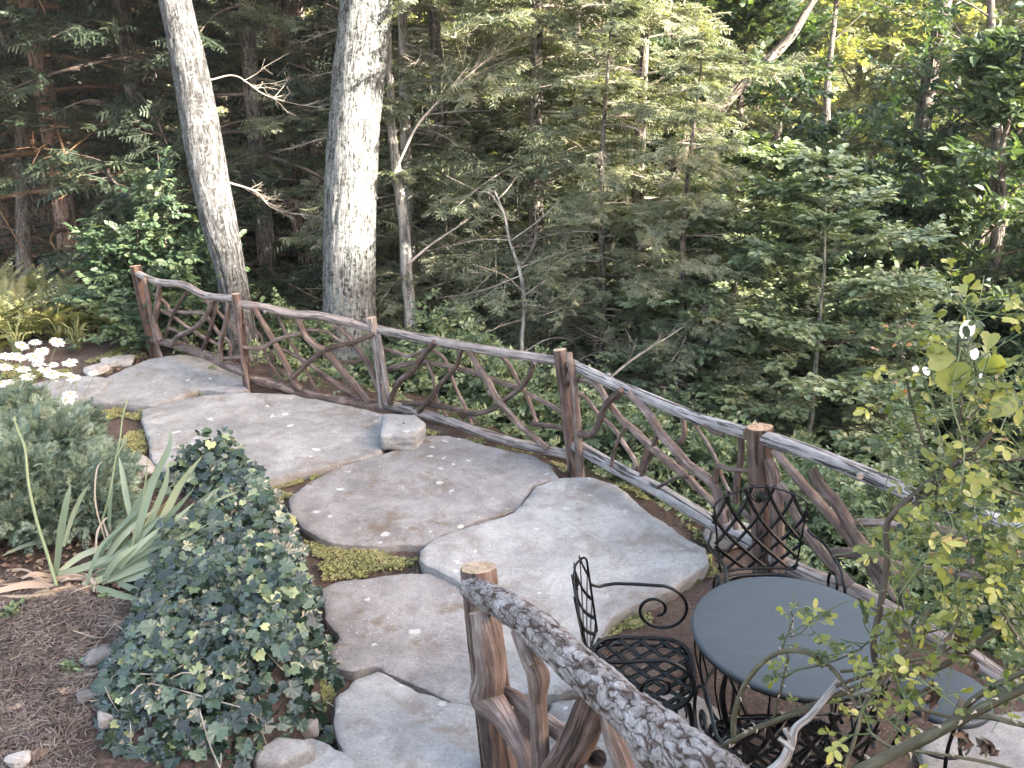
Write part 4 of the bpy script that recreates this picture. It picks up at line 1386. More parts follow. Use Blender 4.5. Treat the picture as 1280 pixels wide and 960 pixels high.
def make_ivy():
    rng = np.random.default_rng(21)
    t0 = atz(270, 800, .4)
    t = thing('ivy', 'dense mound of dark green ivy spilling over the stone edge between mulch bed and path', 'ivy', (t0[0], t0[1], .3))
    tpl = ivy_tpl()
    mb = MB()
    for layer, (n, lo, hi, s0, s1) in enumerate(((2500, .0, .08, .055, .09), (2200, .05, .15, .045, .10), (800, .11, .20, .03, .075))):
        q = in_poly_pts(IVY, n, rng)
        d = sdist(q, IVY)
        lump = .5 + .5 * fbm(np.column_stack([q * 3.2, q[:, 0] * 0]), 3, 2)
        mound = sstep(-.02, .22, d) * (.25 + 1.5 * lump)
        z = height(q[:, 0], q[:, 1]) + rng.uniform(lo, hi, n) * mound + .015
        # hanging edge towards the path
        keep = (d > .10 * (fbm(np.column_stack([q * 7, q[:, 0] * 0]), 3, 12) + .15)) & ((lump > .30) | (rng.random(n) < .45))
        P = np.column_stack([q, z])
        az = rng.uniform(0, 2 * PI, n)
        el = rng.uniform(-.7, .25, n)
        dr = np.stack([np.cos(az) * np.cos(el), np.sin(az) * np.cos(el), np.sin(el)], -1)
        # leaves face outwards and up
        gx = np.stack([d * 0 + .25, d * 0 - .75, d * 0 + 1.0], -1)
        R = basis(dr, gx, rng, .26)
        sc = rng.uniform(s0, s1, n) * (1 - .3 * (rng.random(n) < .3))
        tint = np.clip(rng.normal(.40, .22, n) + .3 * (lump - .5) + (rng.random(n) < .02) * .4 + (rng.random(n) < .15) * .2, 0, 1)
        scatter(mb, tpl, P[keep], R[keep], sc[keep], tint[keep])
    mb.build('leaves', M['ivy'], t, smooth=False, loc=t.location)
    mb = MB()
    for k in range(60):
        q = in_poly_pts(IVY, 1, rng)[0]
        pts = []
        a = rng.uniform(0, 2 * PI)
        for i in range(7):
            a += rng.normal(0, .5)
            pts.append([q[0], q[1], H(q[0], q[1]) + .02 + rng.uniform(0, .08)])
            q = q + np.array([math.cos(a), math.sin(a)]) * .06
        mb.tube(pts, .0022, 4, False, 0, 0, 2)
    # bare runners poking out to the mulch
    for px in ([(300, 884), (190, 855), (163, 868)], [(235, 828), (205, 842), (168, 842)], [(250, 890), (262, 930), (275, 960)]):
        mb.tube([atz(x, y, .47) for x, y in px], .003, 5, False, 0, 0, 4)
    mb.build('stems', M['twig_pale'], t, loc=t.location)
make_ivy()

def blade(mb, pts, w, tint, up=(0, 0, 1), n=14, fold=.12):
    P, _ = resample(np.array(pts, float), 1.0, max(2, n // (len(pts) - 1)))
    T = np.gradient(P, axis=0); T /= np.linalg.norm(T, axis=1)[:, None] + 1e-9
    S = np.cross(T, np.asarray(up, float)); S /= np.linalg.norm(S, axis=1)[:, None] + 1e-6
    Nn = np.cross(S, T)
    f = np.linspace(0, 1, len(P))
    ww = w * np.clip(np.minimum(.65 + f * 1.2, 1.0), 0, 1) * (1 - f ** 4) + .0006
    V = np.stack([P - S * ww[:, None] / 2 + Nn * ww[:, None] * fold, P, P + S * ww[:, None] / 2 + Nn * ww[:, None] * fold], 1).reshape(-1, 3)
    F = []
    for i in range(len(P) - 1):
        a = i * 3
        F += [[a, a + 1, a + 4, a + 3], [a + 1, a + 2, a + 5, a + 4]]
    tt = tint + .10 * np.repeat(f, 3) + (np.repeat(f, 3) > .93) * .3
    mb.add(V, F, np.clip(tt, 0, 1))

def make_iris():
    rng = np.random.default_rng(5)
    zi = Z(0, 530, 4.173)
    base = atz(150, 738, .31)
    t = thing('iris_clump', 'clump of long pale green iris blades flopping over beside the ivy', 'iris', (base[0], base[1], .31))
    mb = MB(); dry = MB()
    toc = np.array([0, -1, .55])
    def bl(pz, w, tint, m=None):
        # pz list of (zoomx, zoomy, height)
        pts = [atz(*zi([(x, y)])[0], z) for x, y, z in pz]
        blade(m or mb, pts, w, tint, up=toc + rng.normal(0, .25, 3))
    fan = [
        ([(640, 780, .32), (720, 560, .55), (800, 300, .78), (885, 120, .95), (882, 30, 1.02)], .040, .42),
        ([(600, 760, .32), (680, 520, .55), (770, 330, .72), (830, 240, .80)], .045, .25),
        ([(660, 790, .32), (760, 560, .5), (860, 330, .7), (880, 200, .82)], .038, .6),
        ([(700, 800, .32), (800, 600, .45), (930, 330, .66), (1060, 160, .82)], .042, .55),
        ([(600, 790, .32), (800, 560, .45), (960, 480, .5), (1100, 370, .62), (1150, 330, .66)], .045, .5),
        ([(640, 800, .32), (820, 640, .42), (980, 500, .52), (1120, 350, .66)], .048, .62),
        ([(600, 800, .32), (800, 690, .40), (1000, 580, .46), (1180, 580, .44)], .042, .7),
        ([(560, 810, .32), (760, 700, .38), (950, 620, .42), (1090, 570, .44), (1160, 590, .42)], .04, .45),
        ([(520, 810, .32), (700, 770, .36), (900, 690, .40), (1040, 620, .42)], .04, .4),
        ([(480, 820, .32), (640, 790, .34), (820, 740, .37), (860, 720, .38)], .045, .55),
        ([(430, 840, .32), (560, 800, .34), (700, 760, .36), (800, 740, .37)], .035, .65),
        ([(470, 845, .33), (560, 870, .33), (660, 900, .32), (790, 915, .31)], .038, .5),
        ([(620, 830, .33), (700, 860, .33), (760, 875, .32)], .032, .5),
        ([(860, 560, .42), (900, 420, .56), (960, 300, .68), (1020, 250, .74)], .038, .3),
        ([(1000, 560, .45), (1120, 480, .5), (1250, 420, .52)], .02, .35),
        ([(700, 650, .4), (800, 500, .5), (870, 420, .58), (880, 400, .6)], .034, .93),
        ([(450, 850, .31), (490, 720, .42), (540, 620, .5), (640, 530, .58)], .022, .35),
        ([(300, 780, .33), (400, 760, .34), (560, 700, .38), (680, 660, .4)], .036, .6),
        ([(280, 800, .32), (420, 690, .38), (560, 640, .42), (650, 620, .44)], .032, .75),
        ([(290, 800, .32), (320, 560, .55), (350, 400, .7), (370, 310, .78)], .036, .35),
        ([(330, 640, .45), (380, 480, .58), (430, 370, .68), (470, 310, .74)], .022, .5),
        ([(570, 560, .45), (575, 420, .6), (590, 300, .72)], .022, .4),
        ([(690, 520, .5), (660, 380, .62), (640, 260, .72), (620, 170, .8)], .030, .62),
        ([(440, 600, .4), (450, 560, .42), (440, 540, .44), (475, 610, .38)], .028, .55),
        ([(300, 600, .38), (180, 620, .36), (90, 650, .34), (10, 690, .33)], .022, .7),
        ([(560, 700, .38), (620, 600, .46), (700, 520, .52), (770, 460, .56)], .04, .3),
        ([(820, 700, .38), (960, 560, .48), (1080, 420, .56), (1250, 350, .6)], .036, .55),
        ([(760, 740, .36), (900, 640, .42), (1010, 540, .5), (1090, 500, .52)], .034, .3),
    ]
    for p, w, c in fan: bl(p, w, c)
    for k in range(58):
        x0, y0 = rng.uniform(480, 720), rng.uniform(720, 830)
        a = rng.uniform(.08, .95); L = rng.uniform(260, 600)
        x2, y2 = x0 + L * math.cos(a), y0 - L * math.sin(a) * .9
        h = .36 + .5 * (a / 1.2) * L / 560
        bl([(x0, y0, .32), ((x0 + x2) / 2 + rng.normal(0, 15), (y0 + y2) / 2 - 15, (h + .32) / 2 + .03), (x2, y2, h)], rng.uniform(.024, .04), rng.uniform(.15, .75))
    bl([(300, 850, .31), (150, 840, .33), (0, 870, .34), (-80, 890, .33)], .035, .85, dry)
    bl([(420, 840, .31), (300, 870, .32), (180, 900, .32), (0, 895, .33)], .032, .9, dry)
    bl([(300, 800, .31), (180, 780, .36), (110, 810, .34)], .02, .85, dry)
    bl([(560, 820, .31), (400, 800, .33), (200, 820, .33), (0, 840, .33)], .026, .8, dry)
    bl([(560, 640, .4), (500, 420, .6), (505, 240, .74), (540, 190, .76)], .008, .95, dry)
    bl([(500, 680, .4), (510, 560, .48), (560, 490, .52), (580, 560, .46)], .012, 1., dry)
    bl([(640, 760, .33), (570, 600, .44), (530, 480, .5)], .014, .95, dry)
    for k in range(9):
        x0, y0 = rng.uniform(230, 560), rng.uniform(800, 880)
        a = rng.uniform(2.2, 5.0); L = rng.uniform(90, 260)
        bl([(x0, y0, .32), (x0 + L * .5 * math.cos(a), y0 + L * .3 * math.sin(a) - 15, .35), (x0 + L * math.cos(a), y0 + L * .45 * math.sin(a), .325)], rng.uniform(.006, .016), rng.uniform(.8, 1), dry)
    mb.build('leaves', M['iris'], t, loc=t.location)
    dry.build('dead_leaves', M['dead_leaf'], t, loc=t.location)
    # flower stalks that have gone over
    for p, r in (([(295, 850, .31), (250, 690, .42), (195, 520, .56), (150, 320, .72), (130, 130, .86), (95, 40, .93), (75, -20, .98)], .0095),
                 ([(535, 500, .50), (570, 370, .62), (600, 200, .76), (625, 80, .86), (640, -40, .95), (660, -110, 1.0)], .006),
                 ([(610, 160, .8), (640, 110, .84), (675, 50, .88)], .004),
                 ([(640, 820, .32), (690, 640, .48), (735, 470, .62), (755, 330, .74), (770, 200, .85)], .006)):
        m = MB(); m.tube([atz(*zi([(x, y)])[0], z) for x, y, z in p], [r, r * .6], 7, True, .15, 1, 5, tint=.6, detail=20)
        q = [atz(*zi([(x, y)])[0], z) for x, y, z in p]
        m.tube([q[-1], q[-1] + np.array([.004, 0, .02])], [r * 1.3, r * .4], 6, True, .2, 3, 2, tint=.9)
        m.build('flower_stalk', M['stem'], t, loc=t.location)
make_iris()

def make_juniper():
    rng = np.random.default_rng(8)
    c = atz(40, 600, .45)
    t = thing('juniper', 'low feathery blue green juniper bush below the white daisies', 'shrub', (c[0], c[1], .3))
    sp = spray_tpl(rng, 9, .034)
    mb = MB(); tw = MB()
    blobs = []
    for px, py, z, r in [(60, 560, .62, .24), (100, 610, .5, .22), (20, 600, .58, .26), (-40, 580, .6, .3), (120, 640, .42, .16), (60, 640, .45, .22), (-30, 650, .42, .25), (20, 530, .62, .22), (90, 545, .5, .16), (130, 590, .42, .14), (-90, 600, .6, .3)]:
        p = atz(px, py, z)
        blobs.append((p, r))
    P, Dr = [], []
    for p, r in blobs:
        n = int(3400 * r)
        d = rng.normal(0, 1, (n, 3)); d[:, 2] = np.abs(d[:, 2]) * .9 - .25
        d /= np.linalg.norm(d, axis=1)[:, None]
        rr = r * rng.uniform(.55, 1.05, n) * (1 + .3 * fbm(d * 2.5 + p, 2, 3))
        P.append(p + d * rr[:, None] * np.array([1, 1, .8])); Dr.append(d + rng.normal(0, .35, d.shape) + np.array([.15, -.1, .35]))
    P = np.concatenate(P); Dr = np.concatenate(Dr); Dr /= np.linalg.norm(Dr, axis=1)[:, None]
    P[:, 2] = np.maximum(P[:, 2], .34)
    R = basis(Dr, np.tile([0, -.3, 1.0], (len(P), 1)), rng, .6)
    n = len(P)
    scatter(mb, sp, P, R, rng.uniform(.05, .11, n), np.clip(rng.normal(.5, .24, n), 0, 1))
    mb.build('foliage', M['juniper'], t, smooth=False, loc=t.location)
    for p, r in blobs:
        for k in range(8):
            d = rng.normal(0, 1, 3); d[2] = abs(d[2]); d /= np.linalg.norm(d)
            tw.tube([[c[0] + rng.normal(0, .05), c[1] + rng.normal(0, .05), .3], (p + np.array([c[0], c[1], .3])) / 2 + rng.normal(0, .02, 3), p + d * r * .7], [.012, .004], 5, False, .1, k, 3)
    tw.build('branches', M['twig'], t, loc=t.location)
make_juniper()

def make_daisies():
    rng = np.random.default_rng(31)
    zd = Z(0, 400, 6.0)
    heads = [(45, 262, .80), (150, 278, .78), (35, 348, .76), (168, 185, .82), (262, 160, .84), (432, 160, .82), (312, 230, .8), (272, 285, .78), (295, 325, .76), (340, 368, .74),
             (390, 400, .72), (398, 332, .72), (522, 312, .72), (505, 402, .68), (552, 432, .66), (700, 393, .62), (173, 360, .74), (207, 420, .70), (8, 470, .68), (62, 460, .68), (528, 552, .58), (497, 598, .56), (250, 268, .78), (90, 262, .8)]
    petal_v, petal_f = leaf_tpl(.17, .03, .05, .5)
    groups = {}
    for i, (hx, hy, z) in enumerate(heads):
        x, y = zd([(hx, hy)])[0]
        p = atz(x, y, z)
        rad = .050 * rng.uniform(.85, 1.1)
        if (hx, hy) in ((398, 332), (700, 393), (62, 460)): rad *= .7
        lbl = {5: 'white daisy standing highest, at the back of the patch beside the ferns', 15: 'small white daisy furthest out over the flagstone',
               20: 'upper one of the pair of white daisies hanging over the moss', 21: 'lower one of the pair of white daisies hanging over the moss',
               12: 'white daisy above the flagstone, apart from the main bunch'}.get(i, 'white daisy head nodding in the bunch at the end of the path')
        t = thing('daisy', lbl, 'daisy', tuple(p), 'white daisies at the end of the path')
        nrm = np.array([rng.normal(.25, .22), rng.normal(-.10, .15), 1.0]); nrm /= np.linalg.norm(nrm)
        a0 = np.cross(nrm, [1, 0, .1]); a0 /= np.linalg.norm(a0); b0 = np.cross(nrm, a0)
        m = MB()
        for k in range(19):
            a = 2 * PI * k / 19 + rng.normal(0, .06)
            d = (a0 * math.cos(a) + b0 * math.sin(a) - nrm * rng.uniform(.0, .3))[None]
            d /= np.linalg.norm(d)
            R = basis(d, nrm[None], rng, .05)
            scatter(m, (petal_v, petal_f), np.array([[0., 0, 0]]) + d * .006, R, [rad * rng.uniform(.88, 1.05)], [.5])
        m.build('petals', M['petal'], t, smooth=False)
        m = MB()
        m.tube([-nrm * .002, nrm * .002, nrm * .005], [rad * .19, rad * .19, rad * .08], 12, True, .05, 2, 1)
        m.build('flower_centre', M['disc'], t)
        m = MB()
        bx, by = x + rng.uniform(-22, 4) - 8, 0
        bp = atz(x + rng.uniform(-30, -2), 560 + rng.uniform(-12, 20), .34)
        mid = (bp * .45 + p * .55) + np.array([rng.normal(0, .03), rng.normal(0, .02), .05])
        m.tube([bp - p, mid - p, -nrm * .03, -nrm * .002], [.0028, .002], 5, False, 0, 0, 4, tint=.3)
        m.build('stem', M['stem'], t)
make_daisies()

def make_ferns():
    rng = np.random.default_rng(41)
    # frond template: unit long, arching, pinnae on both sides
    def frond(rng):
        parts = []
        n = 17
        for i in range(n):
            f = .12 + .88 * i / n
            L = .22 * math.sin(PI * min(1, f * .85 + .12)) ** .8 * (1.05 - f * .55)
            p = np.array([0, f, -.45 * f * f])
            for sg in (-1, 1):
                q = p + np.array([sg * L, L * .35, -.05 + rng.normal(0, .02)])
                w = .030
                v = np.array([p + [0, -w * .6, 0], p + [0, w * .6, 0], (p + q) / 2 + [0, w * .7, .01], q, (p + q) / 2 + [0, -w * .7, .01]])
                parts.append((v, np.array([[0, 1, 2], [0, 2, 4], [4, 2, 3]]), rng.normal(0, .06)))
        return merge_tpl(parts)
    fr = [frond(rng) for _ in range(3)]
    protos = []
    for k in range(3):
        mb = MB()
        n = 20
        az = rng.uniform(0, 2 * PI, n); el = rng.uniform(.5, 1.25, n)
        d = np.stack([np.cos(az) * np.cos(el), np.sin(az) * np.cos(el), np.sin(el)], -1)
        R = basis(d, np.tile([0, 0, 1.0], (n, 1)), rng, .15)
        for j in range(3):
            s = slice(j, n, 3)
            scatter(mb, fr[j], np.zeros((len(az[s]), 3)) + rng.normal(0, .02, (len(az[s]), 3)), R[s], rng.uniform(.5, .85, len(az[s])), rng.uniform(.15, .85, len(az[s])))
        o = mb.build('fern', M['fern'], None, smooth=False)
        protos.append(o)
    spots = []
    for px in np.arange(-50, 178, 10):
        for row in range(3):
            t = 9.3 + row * .9 + rng.normal(0, .2)
            x = (px + rng.normal(0, 6) - 640) / FPX * t
            y = t / CP - .9 + .1 * row
            spots.append((x, y))
    for i, (x, y) in enumerate(spots):
        src = protos[i % 3]
        o = src if i < 3 else src.copy()
        if i >= 3: COL.objects.link(o)
        o.location = (x, y, H(x, y) - .02)
        o.rotation_euler = (0, 0, rng.uniform(0, 6.28))
        o.scale = (1,) * 3
        s = rng.uniform(.5, .9)
        o.scale = (s, s, s * rng.uniform(.8, 1.05))
        props(o, 'yellow green fern in the fern bed at the edge of the dark woods', 'fern', 'ferns at the edge of the woods')
make_ferns()

# grass tufts near the ferns and thyme-like growth round the daisies
def tufts(name, spots, n, L, w, mat, label, group, seed, spread=.6, tint=(.2, .9)):
    rng = np.random.default_rng(seed)
    proto = None
    for i, (p, s) in enumerate(spots):
        if i % 3 == 0 or proto is None:
            mb = MB()
            for k in range(n):
                a = rng.uniform(0, 6.28); sp = rng.uniform(.1, spread); l = L * rng.uniform(.6, 1.1)
                d = np.array([math.cos(a), math.sin(a), 0])
                b = rng.normal(0, .02, 3) * [1, 1, 0]
                blade(mb, [b, b + d * sp * l * .35 + [0, 0, l * .6], b + d * sp * l + [0, 0, l * (.95 - sp * .6)]], w, rng.uniform(*tint), up=(d[1], -d[0], .6), n=6)
            o = mb.build(name, mat, None, smooth=True)
        else:
            o = proto.copy(); COL.objects.link(o)
        proto = o
        o.location = tuple(p); o.scale = (s, s, s); o.rotation_euler = (0, 0, rng.uniform(0, 6))
        props(o, label, 'grass tuft', group)
gs = []
for px, py in [(20, 420), (95, 412), (130, 400), (75, 405)]:
    p = atz(px, py + 12, .1); p[2] = H(p[0], p[1]); gs.append((p, 1.0))
tufts('grass_tuft', gs, 26, .42, .010, M['grass'], 'arching straw green grass tuft between the daisies and the ferns', 'grass tufts behind the daisies', 51)

# ------------------------------------------------------------------ stuff: sedum mats, litter
def stuff_clumps(name, polys, n, z, tpl, s, mat, seed, tint=(.2, .9), label=None, dense=None, up=.6, zoff=.01):
    rng = np.random.default_rng(seed)
    mb = MB()
    for (pl, w) in polys:
        poly = P2(pl, z)
        m = int(n * w)
        q = in_poly_pts(poly, m, rng)
        f = fbm(np.column_stack([q * 5, q[:, 0] * 0]), 3, seed)
        keep = f > (-.08 if dense is None else dense)
        e = sdist(q, poly)
        keep &= (e > .05 * (fbm(np.column_stack([q * 12, q[:, 0] * 0]), 2, seed + 1) + .4))
        q = q[keep]; m = len(q)
        zz = height(q[:, 0], q[:, 1]) + zoff + rng.uniform(0, .018, m) * (1 + f[keep])
        az = rng.uniform(0, 6.28, m); el = rng.uniform(-.1, up, m)
        d = np.stack([np.cos(az) * np.cos(el), np.sin(az) * np.cos(el), np.sin(el)], -1)
        R = basis(d, np.tile([0, 0, 1.0], (m, 1)), rng, .4)
        patch = fbm(np.column_stack([q * 9, q[:, 0] * 0]), 2, seed + 4)
        scatter(mb, tpl, np.column_stack([q, zz]), R, rng.uniform(s * .6, s * 1.2, m), np.clip(rng.uniform(*tint, m) + patch * .3, 0, 1))
    o = mb.build(name, mat, None, smooth=False)
    props(o, label, None, None, 'stuff')
    return o
MOSS = [([(480, 555), (500, 560), (545, 545), (560, 540), (530, 535), (500, 530)], .06), ([(560, 552), (612, 560), (690, 580), (705, 590), (715, 580), (650, 560), (590, 545)], .10), ([(230, 495), (300, 490), (320, 480), (310, 470), (290, 486), (240, 486)], .06), ([(600, 650), (700, 598), (690, 610), (640, 640), (560, 672), (530, 690), (525, 680)], .12), ([(745, 596), (790, 612), (860, 665), (890, 690), (900, 680), (850, 640), (800, 600), (770, 590)], .12),([(325, 600), (390, 590), (450, 573), (478, 568), (430, 590), (385, 602), (362, 622), (350, 625)], .25),
        ([(372, 668), (430, 682), (535, 682), (530, 700), (500, 716), (430, 726), (400, 735), (390, 700)], .27),
        ([(130, 500), (185, 508), (190, 580), (235, 598), (170, 600), (120, 570), (95, 520)], .7),
        ([(855, 700), (890, 690), (900, 720), (850, 735), (810, 750), (780, 762), (770, 755), (830, 725)], .2),
        ([(640, 630), (665, 605), (690, 598), (665, 630), (600, 650), (560, 664), (590, 645)], .10),
        ([(740, 770), (800, 760), (830, 770), (790, 790), (745, 800)], .08),
        ([(395, 830), (420, 838), (440, 846), (420, 870), (405, 900), (398, 860)], .05),
        ([(60, 465), (140, 440), (190, 440), (130, 470), (95, 480), (20, 480), (0, 470), (0, 450)], .5),
        ([(0, 505), (100, 500), (120, 570), (60, 560), (0, 560)], .5)]
def moss_tpl(rng):
    parts = []
    lv, lf = leaf_tpl(.4, .1, .1)
    for k in range(5):
        a = rng.uniform(0, 6.28)
        d = np.array([[math.cos(a), math.sin(a), .4]])
        R = basis(d, np.array([[0, 0, 1.]]), rng, .3)[0]
        parts.append(((lv * .6) @ R.T + rng.normal(0, .15, 3) * [1, 1, .5], lf, rng.normal(0, .1)))
    return merge_tpl(parts)
mt = moss_tpl(np.random.default_rng(3))
stuff_clumps('sedum_ground_cover', MOSS, 16000, .02, mt, .014, M['sedum'], 61, (.1, 1.0), dense=-.10)

tri = (np.array([[-.04, 0, 0], [.04, 0, 0], [.025, 1, 0], [-.025, 1, 0]]), np.array([[0, 1, 2, 3]]))
MUL = [([(-60, 690), (150, 745), (170, 790), (130, 870), (110, 930), (150, 1000), (-150, 1000), (-150, 700)], 1.0)]
stuff_clumps('pine_needle_mulch', MUL, 20000, .33, tri, .048, M['needles'], 62, (.0, .9), dense=-9, up=.12, zoff=.004)
stuff_clumps('dry_leaf_litter', [([(-60, 640), (120, 640), (230, 700), (150, 750), (-60, 720)], .6), ([(130, 440), (190, 445), (200, 420), (170, 400), (110, 420)], .3), ([(395, 690), (440, 690), (420, 730), (400, 760)], .12)],
             1200, .3, leaf_tpl(.4, .15, .1), .035, M['dead_leaf'], 63, (0, .8), dense=-9, up=.25)
# gravel crumbs and bits on the patio soil
PAT = [([(745, 800), (860, 735), (900, 700), (1000, 740), (1100, 800), (1250, 900), (1250, 1000), (900, 1000), (870, 870), (745, 865)], 1.0),
       ([(600, 650), (690, 590), (720, 640), (660, 660)], .06), ([(380, 680), (540, 690), (560, 720), (400, 735)], .12)]
rgp = np.random.default_rng(9)
ov = np.array([[1, 0, 0], [-1, 0, 0], [0, 1, 0], [0, -1, 0], [0, 0, .7], [0, 0, -.7]]) * .5 * rgp.uniform(.7, 1.2, (6, 3))
ofc = np.array([[0, 2, 4], [2, 1, 4], [1, 3, 4], [3, 0, 4], [2, 0, 5], [1, 2, 5], [3, 1, 5], [0, 3, 5]])
stuff_clumps('soil_crumbs', PAT, 7500, .0, (ov, ofc), .008, M['crumb'], 64, dense=-.35, zoff=.0)

def dead_leaf(px, py, z, size, rz, label, seed):
    rng = np.random.default_rng(seed)
    o_ = [(0, -.1), (.12, .1), (.32, .12), (.2, .26), (.42, .42), (.22, .5), (.3, .72), (.1, .72), (0, 1.0)]
    o_ = o_ + [(-x, y) for x, y in reversed(o_[1:-1])]
    v = [[0, .4, .0]] + [[x, y, .35 * x * x + rng.uniform(-.03, .10)] for x, y in o_]
    n = len(o_)
    mb = MB(); mb.add(np.array(v) * size, [[0, 1 + i, 1 + (i + 1) % n] for i in range(n)], rng.uniform(.3, .8))
    o = mb.build('dead_leaf', M['dead_leaf'], None, smooth=True)
    p = atz(px, py, z)
    o.location = (p[0], p[1], H(p[0], p[1]) + .012)
    o.rotation_euler = (rng.normal(0, .2), rng.normal(0, .2), rz)
    props(o, label, 'leaf', 'fallen leaves')
dead_leaf(60, 945, .3, .085, 1.9, 'curled tan oak leaf on the mulch near the bottom edge', 1)
dead_leaf(25, 888, .3, .06, 1.2, 'small pale dead leaf on the mulch at the edge of the picture', 2)
dead_leaf(140, 780, .3, .07, 4.0, 'dark brown dead leaf between the iris and the ivy', 3)
dead_leaf(90, 870, .3, .06, 1.5, 'grey brown dead leaf beside the flat dark stone', 4)
dead_leaf(412, 830, .03, .06, .3, 'rust coloured dead leaf on the path beside the tan upright stone', 5)
dead_leaf(375, 930, .25, .05, 2.3, 'small orange dead leaf caught below the ivy', 6)
dead_leaf(250, 500, .08, .05, 2.0, 'tiny dead leaf on the upper flagstones', 7)
dead_leaf(110, 745, .3, .07, .6, 'reddish dead leaf at the foot of the iris stalks', 8)

def small_weed(px, py, z, s, label, seed):
    rng = np.random.default_rng(seed)
    p = atz(px, py, z); p[2] = H(p[0], p[1])
    mb = MB()
    n = 26
    az = rng.uniform(0, 6.28, n); el = rng.uniform(0, .7, n)
    d = np.stack([np.cos(az) * np.cos(el), np.sin(az) * np.cos(el), np.sin(el)], -1)
    scatter(mb, leaf_tpl(.28, .1, .2), rng.normal(0, s * .4, (n, 3)) * [1, 1, .2] + [0, 0, .02], basis(d, np.tile([0, 0, 1.], (n, 1)), rng, .3), rng.uniform(.5, 1, n) * s, rng.uniform(.2, .8, n))
    o = mb.build('weed', M['shrub'], None, smooth=False); o.location = tuple(p)
    props(o, label, 'weed', 'small weeds in the mulch')
small_weed(90, 838, .3, .045, 'little green weed alone in the middle of the mulch', 1)
small_weed(15, 770, .3, .06, 'green weed at the left edge of the mulch', 2)
small_weed(132, 748, .3, .03, 'tiny weed under the long iris blade', 3)
# ------------------------------------------------------------------ trees
def wpos(px, t, py=None):
    """ground position below picture column px at depth t"""
    x = (px - 640) / FPX * t
    y = t / CP - 1.5
    for _ in range(6):
        z = H(x, y)
        y = (t + (z - CAM[2]) * SP) / CP
    return np.array([x, y, H(x, y)])

